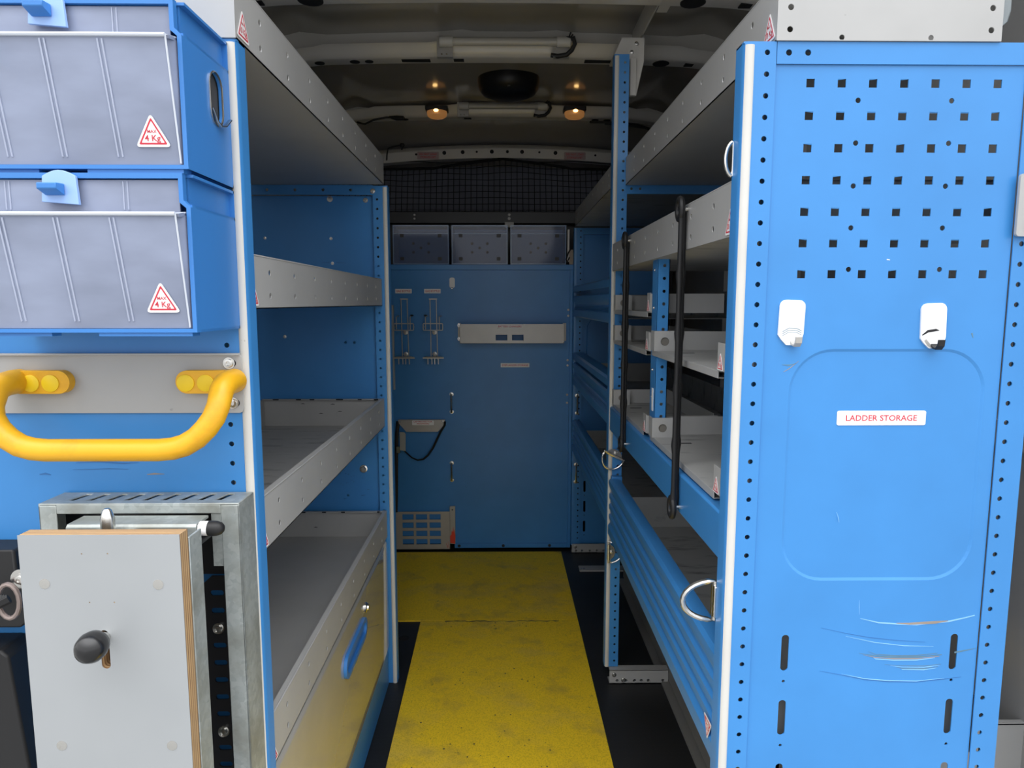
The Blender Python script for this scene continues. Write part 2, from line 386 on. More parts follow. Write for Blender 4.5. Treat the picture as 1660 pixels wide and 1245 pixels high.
# roof ribs
def rib(name, Y, zt, zb, hs=()):
    m = MB(); N = 60; prof = [(0.0, 1.915), (0.0, zt-0.002), (-0.050, zt), (-0.040, zt-0.006), (-0.032, zb+0.012), (-0.022, zb+0.002), (-0.012, zb), (0.030, zb), (0.040, zb+0.01), (0.044, zt), (0.012, zt), (0.006, 1.915)]
    vs_ = []; n = len(prof)
    for i in range(N+1):
        x = -0.82+1.64*i/N; a = abs(x)
        d = 0.03*x*x + (0.55*(a-0.5)**2 if a > 0.5 else 0)
        k = 0.010 if abs(x) < 0.17 else (0.010*max(0, 1-(abs(x)-0.17)/0.03))
        for j, (dy, z) in enumerate(prof):
            zz = z-d+(k if 0 < j < 4 else 0) - (0.005 if (a > 0.545 and 0 < j < 4) else 0)
            vs_.append((x, Y+dy, zz))
    f = [(i*n+j, i*n+j+1, (i+1)*n+j+1, (i+1)*n+j) for i in range(N) for j in range(n-1)]
    f += [(i*n+n-1, i*n, (i+1)*n, (i+1)*n+n-1) for i in range(N)]
    f += [tuple(range(n)), tuple(N*n+j for j in reversed(range(n)))]
    m.add(vs_, f); o = struct(m, name, VAN, smooth=40)
    h = MB()
    for x0, x1, kind in hs:
        xm = (x0+x1)/2; a = abs(xm); z = zb-0.03*xm*xm-(0.55*(a-0.5)**2 if a > 0.5 else 0)
        if kind == 'r': h.box(x0, x1, Y-0.006, Y+0.018, z-0.0012, z+0.002)
        else: h.lathe([(abs(x1-x0)/2, -0.0014), (abs(x1-x0)/2, 0.001)], (xm, Y+0.008, z), (0, 0, 1), 16)
    if h.v: h.build('slots', HOLE, o)
    return o
rib('trim_3', 1.70, 1.850, 1.80, [(-0.48, -0.42, 'c'), (0.42, 0.48, 'c'), (0.56, 0.6, 'r'), (-0.6, -0.56, 'r')])
rib('trim_4', 2.14, 1.840, 1.809, [(-0.30, -0.215, 'r'), (0.245, 0.33, 'r'), (-0.115, -0.145, 'r'), (-0.455, -0.425, 'c'), (-0.41, -0.385, 'c'), (0.36, 0.385, 'c'), (0.45, 0.50, 'c'), (0.545, 0.575, 'r'), (-0.56, -0.53, 'c'), (-0.61, -0.59, 'c')])
rib('trim_5', 2.95, 1.889, 1.850, [(-0.42, -0.39, 'c'), (0.42, 0.45, 'c'), (-0.16, -0.13, 'r'), (0.37, 0.40, 'c')])
# header over the cab opening
hd = MB(); N = 40; vs_ = []; prof = [(0.0, 1.757), (0.0, 1.80), (0.012, 1.815), (0.06, 1.83), (0.06, 1.757)]
for i in range(N+1):
    x = -0.82+1.64*i/N; d = 0.085*x*x
    for dy, z in prof: vs_.append((x, 3.28+dy, z-d))
hd.add(vs_, [(i*5+j, i*5+(j+1) % 5, (i+1)*5+(j+1) % 5, (i+1)*5+j) for i in range(N) for j in range(5)]+[tuple(range(5)), tuple(N*5+j for j in reversed(range(5)))])
hd = struct(hd, 'trim_6', VAN)
h = MB()
for x, r_ in ((-0.40, .005), (-0.27, .009), (-0.185, .009), (-0.12, .005), (-0.05, .009), (0.022, .007), (0.09, .009), (0.17, .005), (0.245, .009), (0.43, .005)):
    h.lathe([(r_, -0.0015), (r_, 0.002)], (x, 3.28, 1.785-0.085*x*x), (0, 1, 0), 14)
h.build('holes', HOLE, hd)
for x, nm in ((-0.345, 'left'), (0.335, 'right')):
    sign(None, (x, 3.2785, 1.776-.01), 0.10, 0.034, [('DO NOT LOAD', 0.007, .8, .009), ('STORAGE UNIT', -0.007, .7, .009)], parent=hd, name='notice_sticker', mat=paint('faded_pink_label_'+nm, (0.45, 0.33, 0.33), 0.5))
struct(MB().box(-0.82, 0.82, 3.26, 3.33, 1.455, 1.512), 'trim_7', DARK, bevel=0.004)
# cargo net
nt = MB()
for i in range(60):
    x = -0.80+1.6*i/59; zt = 1.742-0.09*x*x if abs(x) > 0.2 else 1.742
    zt = 1.758-0.13*abs(x) if abs(x) < 0.3 else 1.720-0.02*abs(x)
    zt = min(zt, 1.757-0.085*x*x-0.002)
    nt.tube([(x, 3.285, 1.508), (x*0.99, 3.283, 1.62), (x*0.98, 3.285, zt)], 0.0016, 4)
for j in range(9):
    z = 1.52+0.027*j
    nt.tube([(-0.8+1.6*i/24, 3.284, z+(0.012*(1-min(1, abs(-0.8+1.6*i/24)/0.35)) + 0.006*math.sin(i*1.1+j))*j/8) for i in range(25)], 0.0016, 4)
zt = lambda x: (1.758-0.13*abs(x) if abs(x) < 0.3 else 1.720-0.02*abs(x))
nt.tube([(x/50, 3.284, min(zt(x/50), 1.757-0.085*(x/50)**2)-0.004) for x in range(-40, 41, 2)], 0.006, 6)
tag(nt.build('cargo_net', NET, smooth=60), 'black mesh cargo net stretched across the opening above the blue end panel', 'net')
nb = thing('net_anchor', 'small pale latch block with bolts below the middle of the cargo net', 'latch', (0.03, 3.24, 1.44))
MB().box(0.008, 0.052, 3.235, 3.26, 1.437, 1.462).build('block', TRIM, nb, bevel=0.003)
bolt(nb, (0.03, 3.259, 1.479), (0, -1, 0), .005, .004, mat=ALU); bolt(nb, (0.03, 3.259, 1.497), (0, -1, 0), .0045, .004, mat=ALU)
for x, s_ in ((-0.41, 'left end'), (0.43, 'right end')):
    t = thing('net_anchor', 'pair of small bolts on the black bar under the %s of the net' % s_, 'bolt', (x, 3.259, 1.475))
    bolt(t, (x, 3.259, 1.478), (0, -1, 0), .0035, .004, mat=ALU); bolt(t, (x, 3.259, 1.495), (0, -1, 0), .0035, .004, mat=ALU)
# dark notice on the bulkhead, seen through the right rack
ns = MB().box(0.56, 0.78, 3.324, 3.33, 1.475, 1.60).build('notice_board', paint('pale_notice_board', (0.30, 0.29, 0.28), 0.5))
tag(ns, 'dim pale notice with dark red band seen through the right rack, below its crossbar', 'sign')
MB().box(0.57, 0.745, 3.3225, 3.324, 1.50, 1.555).build('red_band', DRED, ns)

# ceiling fittings
def striplight(Y, z, x0, x1, label):
    t = thing('strip_light', label, 'light', ((x0+x1)/2, Y, z), 'unlit tube lights on the roof ribs')
    MB().cyl((x0+.035, Y, z), (x1-.035, Y, z), .0115, n=16).build('glass_tube', TUBE, t)
    for a, b in ((x0, x0+.04), (x1-.04, x1)):
        MB().cyl((a, Y, z), (b, Y, z), .0145, n=16).build('end_cap', TRIM, t, bevel=.002)
        pl = MB().plate(rect(a-.008, b-.002, z-.036, z+.020), [circ(a+.006, z-.03, .0025, 8), circ(a+.02, z-.03, .0025, 8)], (0, Y+.016, 0), XU, ZU, .002)
        pl.box(a-.008, b-.002, Y+.012, Y+.03, z-.038, z-.036); pl.build('bracket', ALU, t)
    pts = [(x1-.012, Y-.004, z+.008), (x1+.008, Y-.01, z+.006), (x1+.012, Y-.008, z-.008), (x1+.004, Y, z-.022), (x1-.01, Y+.008, z-.032), (x1-.035, Y+.015, z-.034), (x1-.055, Y+.018, z-.030)]
    MB().tube(pts, .0065, 10).build('cable', BLACK, t)
    b2 = MB()
    for dx in (0, .006, .012): b2.tube([(x1-.005+dx, Y-.008, z+.012), (x1+dx, Y-.008, z+.024-dx)], .0022, 6)
    b2.build('cable_tie', BLACK, t)
    return t
striplight(2.075, 1.836, -0.182, 0.196, 'unlit fluorescent tube with white caps on the nearer roof rib')
striplight(2.885, 1.879, -0.176, 0.182, 'unlit fluorescent tube with white caps on the farther roof rib')
def lamp(x, label):
    t = thing('roof_lamp', label, 'lamp', (x, 2.87, 1.84), 'small lit lamps on the roof rib')
    MB().box(x-.045, x+.045, 2.845, 2.90, 1.853, 1.872).build('housing', DARK, t, bevel=.004)
    MB().lathe([(.040, 0), (.041, -.006), (.038, -.017), (.030, -.023), (.012, -.026), (1e-4, -.026)], (x, 2.872, 1.853), ZU, 24).build('lens', LENS, t)
    MB().ell((x, 2.829, 1.848), .010, .005, .006, 14).build('bulb', BULB, t)
lamp(-0.264, 'small amber roof lamp, lit, left of the two'); lamp(0.290, 'small amber roof lamp, lit, right of the two')
fan = thing('roof_vent', 'round black rotary vent in the roof between the two tube lights', 'vent', (0.022, 2.60, 1.85))
MB().lathe([(.112, 1.925), (.112, 1.880), (.108, 1.860), (.096, 1.845), (.070, 1.834), (.030, 1.830), (1e-4, 1.829)], (0.022, 2.60, 0), ZU, 40).build('cowl', DARK, fan)
MB().lathe([(.006, -.003), (.006, .002)], (0.022, 2.50, 1.842), ZU, 12).build('screw', CHROME, fan)
# cables near the front left of the roof
cb = MB().tube([(-0.60, 2.95, 1.83), (-0.56, 2.90, 1.812), (-0.52, 2.88, 1.823), (-0.47, 2.89, 1.835), (-0.43, 2.90, 1.838), (-0.40, 2.91, 1.838)], .004, 8)
cb.tube([(-0.46, 2.89, 1.837), (-0.43, 2.89, 1.833), (-0.40, 2.89, 1.832)], [.004, .010, .009], 8)
tag(cb.build('wiring_loom', BLACK), 'black wiring loom along the far roof rib above the left rack', 'cable')
cb = MB().tube([(-0.535, 3.27, 1.742), (-0.532, 3.265, 1.77), (-0.525, 3.26, 1.795), (-0.50, 3.25, 1.800), (-0.47, 3.25, 1.804), (-0.455, 3.25, 1.806)], .0032, 8)
cb.ell((-0.460, 3.25, 1.806), .012, .008, .010, 10); cb.tube([(-0.46, 3.25, 1.80), (-0.462, 3.25, 1.785)], .003, 6)
tag(cb.build('cable', BLACK), 'thin black cable with a plug hanging at the left end of the header', 'cable')
cb = MB().tube([(0.36, 2.93, 1.83), (0.42, 2.90, 1.822), (0.50, 2.90, 1.818), (0.55, 2.91, 1.815), (0.62, 2.93, 1.80), (0.66, 2.93, 1.79)], .005, 8)
cb.tube([(0.42, 2.91, 1.818), (0.50, 2.88, 1.806), (0.58, 2.90, 1.80), (0.64, 2.93, 1.79)], .004, 8)
tag(cb.build('wiring_loom', BLACK), 'black wiring loom along the far roof rib right of the tall post', 'cable')

# ------------------------------------------------------------------ racking uprights
def post(par, X0, s, Y, zb, zt, holes_z=None, name='post', trim=True):
    """U-section upright: aisle face at X0, perforated flange towards s"""
    X = lambda u: X0+s*u
    m = MB(); a, b = sorted((X(.013), X(.0395)))
    hs = []
    if holes_z:
        z0, z1 = holes_z; k0 = math.ceil((z0-0.0126)/.025); k1 = math.floor((z1-0.0126)/.025)
        hs = [circ(X(.0285), 0.0126+.025*k, .0033, 10) for k in range(k0, k1+1)]
    if hs:
        cz = [0.0126+.025*k for k in range(k0, k1+1)]; cuts = [zb]+[c+.0125 for c in cz[:-1]]+[zt]
        for i, h_ in enumerate(hs): m.plate(rect(a, b, cuts[i], cuts[i+1]), [h_], (0, Y+.0015, 0), XU, ZU, .0015)
    else: m.plate(rect(a, b, zb, zt), [], (0, Y+.0015, 0), XU, ZU, .0015)
    a, b = sorted((X(.013), X(.002)))
    pr = [(X(.013), Y), (X(.004), Y), (X(.0015), Y+.001), (X(.0003), Y+.004), (X(0), Y+.008), (X(0), Y+.028), (X(.0015), Y+.028), (X(.0015), Y+.006), (X(.004), Y+.0015), (X(.013), Y+.0015)]
    m.ez(pr, zb, zt)
    m.box(min(X(.038), X(.0395)), max(X(.038), X(.0395)), Y+.0016, Y+.028, zb, zt)
    m.box(min(X(0), X(.0395)), max(X(0), X(.0395)), Y+.001, Y+.027, zt-.002, zt)
    o = m.build(name, BLUE, par)
    if trim:
        u0, u1 = .0018, .0130
        pr = [(X(u0+(u1-u0)*i/8), Y-.0028*math.sin(math.pi*i/8)**.6) for i in range(9)]
        MB().ez(pr, zb, zt-.004).build('trim_strip', TRIM, o)
    return o
def dring(name, label, c, xdir, rot=0.0, w_=.052, d=.042, r=.0028, plate=True, loc=None, bolt_side=1):
    """D-shaped ring in the XZ plane facing the camera. xdir: direction of the bow"""
    t = thing('lashing_ring', label, 'ring', c, 'zinc lashing rings on the right rack')
    pts = []
    for i in range(15):
        a = -math.pi/2+math.pi*i/14
        pts.append((math.cos(a)*d, math.sin(a)*w_/2))
    ca, sa = math.cos(rot), math.sin(rot)
    f = lambda p: (c[0]+xdir*(p[0]*ca-p[1]*sa), c[1], c[2]+p[0]*sa+p[1]*ca)
    MB().tube([f(p) for p in pts], r, 8, closed=True).build('ring', CHROME, t)
    if plate:
        m = MB(); h = w_*.36; dd = -.020*bolt_side
        out = [(0.002*bolt_side, -h), (0.002*bolt_side, h)]+[(dd*math.sin(math.pi*i/8)*.9, h*math.cos(math.pi*i/8)) for i in range(1, 8)]
        f2 = lambda p: (xdir*(p[0]*ca-p[1]*sa), p[0]*sa+p[1]*ca)
        m.plate([f2(p) for p in out], [], (c[0], c[1]+.003, c[2]), XU, ZU, .002); m.build('plate', CHROME, t)
        q = f((dd*.45, 0)); bolt(t, (q[0], c[1]+.001, q[2]), (0, -1, 0), .0045, .003)
        MB().tube([f((0, -h)), f((0, h))], r*1.7, 8).build('hinge_sleeve', CHROME, t)
    return t

def ladder_panel(par, Y, x0, x1, zb, zt, dx=0.0, squares=True, slots=(.577+.05,), mat=BLUE, emb=True, sx=(0.3745, 0.601)):
    holes = []
    if squares:
        for c in range(7):
            for r_ in range(7):
                cx, cz = 0.3717+.03803*c, 1.3533-.0380*r_; holes.append(rect(cx-.005, cx+.005, cz-.005, cz+.005))
        for z in (1.3335, 1.2835, 1.2325, 1.182, 1.1313):
            for x in (.4307, .545): holes.append(circ(x, z, .0033, 10))
    for z in slots:
        for x in sx:
            holes.append(rrect(x-.005, x+.005, z-.0252, z+.0252, .0049, 5)); holes.append(circ(x, z-.040, .0022, 8))
    m = MB()
    ex0, ex1, ez0, ez1 = 0.3630+dx, 0.6145+dx*.9, .727, 1.032
    if emb:
        e1 = rrect(ex0, ex1, ez0, ez1, .055, 10); e2 = rrect(ex0+.0035, ex1-.0035, ez0+.0035, ez1-.0035, .0515, 10)
        m.surf(rect(x0, x1, zb, zt), holes+[e1], (0, Y, 0), XU, ZU)
        n = len(e1); m.add([(x, Y, z) for x, z in e1]+[(x, Y+.0016, z) for x, z in e2], [(i, (i+1) % n, n+(i+1) % n, n+i) for i in range(n)])
        m.surf(e2, [], (0, Y+.0016, 0), XU, ZU)
    else: m.surf(rect(x0, x1, zb, zt), holes, (0, Y, 0), XU, ZU)
    # merge then give the sheet its thickness
    me = bpy.data.meshes.new('panel'); org = BASE[par.name]
    me.from_pydata([(v[0]-org.x, v[1]-org.y, v[2]-org.z) for v in m.v], [], m.f)
    bm = bmesh.new(); bm.from_mesh(me); bmesh.ops.remove_doubles(bm, verts=bm.verts, dist=1e-5)
    bmesh.ops.recalc_face_normals(bm, faces=bm.faces)
    if sum(f.normal.y for f in bm.faces) > 0: bmesh.ops.reverse_faces(bm, faces=bm.faces)
    bm.to_mesh(me); bm.free(); me.materials.append(mat)
    o = bpy.data.objects.new('panel', me); COL.objects.link(o); o.parent = par; BASE[o.name] = org
    s = o.modifiers.new('thickness', 'SOLIDIFY'); s.thickness = .0015; s.offset = -1
    return o

XR, XL = 0.2885, -0.3150
XT = -.3255   # aisle plane of the left trays and door
YF, YM, YB = 0.857, 1.87, 2.93
# right front end frame
rf = thing('rack_end_frame', 'bright blue perforated end panel with uprights at the rear of the right rack', 'rack frame', (0.48, YF, 0))
post(rf, XR, 1, YF, 0, 1.400, (.10, 1.40))
rr = MB(); k0, k1 = 4, 54
rr.plate(rect(.6335, .668, 0, 1.373), [circ(.6440, .0126+.025*k, .0033, 10) for k in range(k0, k1)], (0, YF+.0015, 0), XU, ZU, .0015)
rr.box(.6665, .668, YF+.0016, YF+.03, 0, 1.373); rr.build('outer_post', BLUE, rf)
cb = MB().plate(rect(.3288, .70, 1.3745, 1.400), [circ(.343, 1.3875, .0037, 12), circ(.366, 1.3875, .0037, 12)], (0, YF+.0015, 0), XU, ZU, .0015)
cb.box(.3280, .70, YF+.0016, YF+.03, 1.3985, 1.400); cb.build('crossbar', BLUE, rf)
pn = ladder_panel(rf, YF+.0025, .3286, .6325, .0, 1.3745, slots=(.627, .535, .443, .351))
# scrapes on the panel
PO = (0, YF+.0026, 0)
def scr(pts, ws, mat, name='scrape', t=.0004): MB().strip(pts, ws, PO, XU, ZU, t).build(name, mat, pn)
a = [(0.478, 0.67), (0.503, 0.664), (0.529, 0.662), (0.555, 0.661), (0.574, 0.663), (0.597, 0.665), (0.619, 0.67), (0.6325, 0.6735)]
sc_ = lambda P_: [((x-.0)*1.0-.006*(x-0)/.6, z+.004*0) for x, z in P_]
dl = lambda P_: [(x*(.8605/.87), 1.09-(1.09-z)*(.8605/.87)) for x, z in P_]
scr(dl(a), [.0004, .0016, .002, .002, .002, .002, .0014, .001], PALE)
scr(dl([(0.527, 0.6632), (0.545, 0.6622), (0.564, 0.6632), (0.58, 0.664), (0.597, 0.666)]), [.0005, .0025, .0034, .0034, .0006], TAN, t=.0006)
scr(dl([(0.426, 0.657), (0.461, 0.649), (0.493, 0.643), (0.527, 0.639), (0.568, 0.636)]), [.0002, .0005, .0007, .0006, .0001], NAVY)
scr(dl([(0.46, 0.645), (0.50, 0.636), (0.54, 0.631), (0.58, 0.630)]), [.0002, .0008, .0008, .0002], PALE)
for i, (ox, w_, mt) in enumerate(((0.0, .0014, SCUFF), (-.0024, .0010, TAN), (.0022, .0008, SCUFF), (-.0044, .0010, PALE))):
    scr(dl([(0.479+i*.006, 0.621+ox), (0.502, 0.617+ox), (0.528, 0.615+ox), (0.558, 0.615+ox), (0.592-i*.003, 0.618+ox)]), [.0001, w_, w_*1.3, w_*1.3, w_*.6], mt)
scr(dl([(0.609, 0.621), (0.624, 0.624), (0.638, 0.627)]), [.0022, .0014, .0002], SCUFF)
for i in range(4):
    z = .6035-.0018*i
    scr(dl([(0.515+.008*i, z+.001), (0.539, z-.001), (0.569, z-.0015), (0.592-.002*i, z+.001)]), [.0001, .0006, .0010, .0003], PALE if i % 2 else SCUFF)
e_ = [(0.427, 0.596), (0.457, 0.59), (0.489, 0.583), (0.521, 0.58), (0.56, 0.579), (0.598, 0.583), (0.621, 0.586)]
scr(dl(e_), [.0002, .0008, .0010, .0012, .0010, .0008, .0002], NAVY); scr(dl([(x, z+.0014) for x, z in e_[1:-1]]), [.0001, .0008, .0010, .0008, .0001], PALE)
scr([(0.353, 1.012), (0.362, 1.0115), (0.371, 1.014)], [.0003, .0016, .0002], SCUFF); scr([(0.355, 1.003), (0.362, 1.007), (0.374, 1.017)], [.0003, .0008, .0002], TAN)
scr([(0.433, .82), (0.436, .812), (0.437, .806)], [.0002, .0006, .0002], PALE); scr([(0.47, .70), (0.4705, .69), (0.4712, .68)], [.0002, .0005, .0002], PALE)
scr([(0.478, 1.1435), (0.482, 1.1430)], [.0012, .0004], STICK)
scr([(0.592, 1.052), (0.594, 1.046)], [.0022, .0006], SCUFF)
sign('white LADDER STORAGE sign on the large blue perforated panel', ((.4275+.5415)/2, YF+.0040, .9435), .1145, .0188, [('LADDER STORAGE', 0, .80, .0075)])
def coathook(x, zt, lab, tilt=0, bent=MATS['grey_sheet_metal'], wear=False):
    t = thing('coat_hook', lab, 'hook', (x, YF, zt-.055), 'white hooks on the perforated panel')
    w_ = .016; y = YF+.0028
    out = [(-w_, zt-.044), (-w_*.72, zt-.050), (-w_*.30, zt-.0565), (w_*.30, zt-.0565), (w_*.9, zt-.049), (w_, zt-.042), (w_, zt-.008)]
    out += [(w_-.008+.008*math.cos(R(a)), zt-.008+.008*math.sin(R(a))) for a in (15, 30, 45, 60, 75, 90)]
    out += [(-w_+.008+.008*math.cos(R(a)), zt-.008+.008*math.sin(R(a))) for a in (90, 105, 120, 135, 150, 165, 180)]
    ct, st_ = math.cos(tilt), math.sin(tilt)
    out = [(x+a*ct-(b-zt)*st_, zt+a*st_+(b-zt)*ct) for a, b in out]
    MB().plate(out, [], (0, y, 0), XU, ZU, .003).build('plate', WHITE, t, bevel=.0008)
    m = MB(); pr = [(y-.002, zt-.053), (y-.006, zt-.057), (y-.013, zt-.058), (y-.018, zt-.053), (y-.019, zt-.045), (y-.0165, zt-.045), (y-.0155, zt-.052), (y-.012, zt-.0552), (y-.006, zt-.054), (y-.002, zt-.050)]
    m.ex(pr, x-.0015, x+.0070); m.build('hook_tip', bent, t, bevel=.0006)
    if wear:
        MB().strip([(x-.013, zt-.040), (x-.006, zt-.035), (x+.004, zt-.0335), (x+.008, zt-.034)], [.0012, .0032, .003, .0006], (0, y-.003, 0), XU, ZU, .0003).build('worn_patch', DARK, t)
        MB().strip([(x-.009, zt-.046), (x-.004, zt-.052), (x-.001, zt-.055)], [.003, .004, .002], (0, y-.003, 0), XU, ZU, .0003).build('worn_patch', ALU, t)
    else:
        for dz, ww in ((0, .0005), (.0025, .0006), (-.0025, .0004)):
            MB().strip([(x-.012, zt-.042+dz), (x-.004, zt-.0375+dz), (x+.006, zt-.038+dz), (x+.012, zt-.041+dz)], ww, (0, y-.003, 0), XU, ZU, .0003).build('worn_patch', SCUFF, t)
coathook(.3625, 1.0935, 'white hook with bent steel tip below the left squares of the perforated panel', tilt=-.03)
coathook(.5405, 1.0895, 'white hook with badly worn dark tip, right one on the perforated panel', tilt=0.03, bent=DARK, wear=True)
# bolted bracket at the outer edge
bk = thing('joining_bracket', 'light grey bolted bracket at the outer upper edge of the perforated panel', 'bracket', (.655, .85, 1.17))
MB().plate(rrect(.630, .70, 1.171, 1.246, .004), [], (0, .853, 0), XU, ZU, .004).build('plate', GREY, bk, bevel=.001)
for z in (1.232, 1.210, 1.187): bolt(bk, (.650, .849, z), (0, -1, 0), .0075, .005)

# left front end frame
lf = thing('rack_end_frame', 'blue end panel with upright at the rear of the left rack behind the bins', 'rack frame', (-.50, YF, 0))
post(lf, XL, -1, YF, 0, 1.400, (.30, 1.06))
MB().box(-.70, -.3545, YF, YF+.0015, 0, 1.4).build('panel', BLUE, lf)
PL = (0, YF-.0001, 0)
sg = lambda pts, ws, mt: MB().strip(pts, ws, PL, XU, ZU, .0004).build('scrape', mt, [c for c in lf.children if c.name.startswith('panel')][0])
sg([(-.54, .889), (-.51, .890), (-.48, .888), (-.462, .889)], [.0004, .0012, .0014, .0003], NAVY)
sg([(-.545, .880), (-.50, .8812), (-.475, .8806)], [.0003, .0007, .0002], NAVY)
sg([(-.452, .8735), (-.443, .8745), (-.43, .874)], [.0006, .0022, .0003], TAN)
sg([(-.587, .874), (-.580, .875), (-.573, .8735)], [.001, .0024, .0006], NAVY)

# left middle frame
lm = thing('rack_end_frame', 'blue end panel with upright dividing the left rack from the side opening', 'rack frame', (-.48, YM, 0))
post(lm, -.3055, -1, YM, 0, 1.398, (.02, 1.38))
cb = MB().plate(rect(-.70, -.3450, 1.374, 1.400), [circ(x, 1.387, .004, 10) for x in (-.624, -.55, -.476, -.403)], (0, YM+.0015, 0), XU, ZU, .0015)
cb.box(-.70, -.3450, YM+.0016, YM+.03, 1.3985, 1.4); cb.build('crossbar', BLUE, lm)
hl = [circ(-.432, .982, .004, 10), circ(-.408, .982, .004, 10)]
hl += [circ(-.437, .551, .004, 10)]
MB().plate(rect(-.70, -.345, 0, 1.374), hl, (0, YM+.020, 0), XU, ZU, .0015).build('panel', BLUE, lm)
bolt(lm, (-.3445, YM, 1.384), (0, -1, 0), .005, .003)
for x, z, r_ in ((-.463, 1.366, .006), (-.368, 1.363, .005), (-.640, 1.263, .003), (-.463, 1.262, .003), (-.461, 1.196, .003), (-.597, .998, .0035)):
    bolt(lm, (x, YM+.0185, z), (0, -1, 0), r_, .002)
lk = MB().lathe([(.011, 0), (.011, .004), (.007, .005), (.006, .008), (1e-4, .008)], (-.391, YM+.0185, .628), (0, -1, 0), 18); lk.build('lock', CHROME, lm)
s2 = [c for c in lm.children if c.name.startswith('panel')][0]
import random
random.seed(4)
m = MB()
for i in range(16):
    x = -.43+random.gauss(0, .028); z = .585+random.gauss(0, .022)
    m.strip([(x, z), (x+.003+random.random()*.005, z+random.uniform(-.002, .002))], [.0010+random.random()*.0016, .0004], (0, YM+.0185, 0), XU, ZU, .0003)
m.strip([(-.40, .55), (-.388, .552)], [.003, .001], (0, YM+.0185, 0), XU, ZU, .0003)
m.strip([(-.49, 1.198), (-.47, 1.1985)], [.0005, .0016], (0, YM+.0185, 0), XU, ZU, .0003); m.strip([(-.45, 1.198), (-.425, 1.197)], [.0016, .0004], (0, YM+.0185, 0), XU, ZU, .0003)
m.build('scrape', NAVY, s2)

# right middle frame
rm = thing('rack_end_frame', 'tall slim blue perforated upright with crossbar in the middle of the right rack', 'rack frame', (.45, YM, 0))
post(rm, XR+.003, 1, YM, .045, 1.733, (.06, 1.725))
cb = MB().plate(rect(.3305, .68, 1.378, 1.405), [circ(.343, 1.3915, .0035, 10), circ(.366, 1.3915, .0035, 10)], (0, YM+.0015, 0), XU, ZU, .0015)
cb.box(.3305, .69, YM+.0016, YM+.03, 1.4035, 1.405); cb.build('crossbar', BLUE, rm)
MB().box(.662, .69, YM, YM+.03, 0, 1.378).build('outer_post', BLUE, rm)
ft = MB().plate([(.305, 0), (.474, 0), (.474, .042), (.305, .042)], [circ(x, .010, .0045, 10) for x in (.327, .352, .377, .397, .417, .459)], (0, YM-.012, 0), XU, ZU, .003)
ft.box(.305, .474, YM-.015, YM+.02, 0.0, .003); ft.box(.305, .474, YM-.015, YM+.01, .040, .043); ft.build('foot', GREY, rm)
bolt(rm, (.318, YM-.015, .028), (0, -1, 0), .005, .003); bolt(rm, (.345, YM-.015, .012), (0, -1, 0), .005, .003)
# bracket post to roof
br = thing('roof_bracket', 'beige steel gusset bracket tying the tall right post to the roof rib', 'bracket', (.34, 1.92, 1.64))
zt_ = 1.79
MB().plate([(.300, 1.735), (.342, 1.66), (.345, 1.640), (.360, 1.644), (.379, 1.733), (.379, zt_), (.318, zt_), (.300, 1.748)], [circ(.362, 1.776, .003, 8)], (0, 1.925, 0), XU, ZU, .003).build('gusset', VAN, br)
MB().box(.340, .356, 1.905, 1.922, 1.640, 1.735).build('channel', VAN, br, bevel=.001)
MB().box(.318, .379, 1.925, 2.13, zt_-.003, zt_+.004).build('top_flange', VAN, br)
bolt(br, (.358, 1.922, 1.778), (0, -1, 0), .004, .003); bolt(br, (.346, 1.922, 1.756), (0, -1, 0), .004, .003)
b0 = MB(); b0.box(.375, .379, 1.35, 2.08, 1.806, 1.866); b0.box(.375, .40, 1.60, 1.76, 1.792, 1.795)
tag(b0.build('roof_rail', VAN), 'thin grey rail fixed along the roof above the right rack', 'rail')

# far right frame
fr = thing('rack_end_frame', 'dim blue end frame of the right rack against the far end wall', 'rack frame', (.45, YB-.02, 0))
post(fr, XR+.009, 1, YB-.02, .03, 1.400, (.04, 1.39), trim=False)
MB().box(.3365, .70, YB-.02, YB+.008, 1.374, 1.40).build('crossbar', BLUE, fr)
ladder_panel(fr, YB, .336, .66, .03, 1.374, squares=False, slots=(.29, .20, .11, .38, .47), sx=(.357, .58), dx=-.005)
ft = MB().plate([(.300, 0), (.62, 0), (.62, .040), (.300, .040)], [circ(x, .010, .005, 8) for x in (.32, .345, .38, .41, .44)], (0, YB-.03, 0), XU, ZU, .003)
ft.box(.300, .62, YB-.033, YB, 0, .003); ft.build('foot', GREY, fr)
bolt(fr, (.315, YB-.033, .028), (0, -1, 0), .006, .003)
fb = MB().box(.312, .62, 2.685, 2.735, 0.0, .006); fb = tag(fb.build('floor_strap', GREY), 'flat grey steel strap bolted to the floor behind the tall right post', 'bracket')
bolt(fb, (.327, 2.70, .006), ZU, .005, .003)

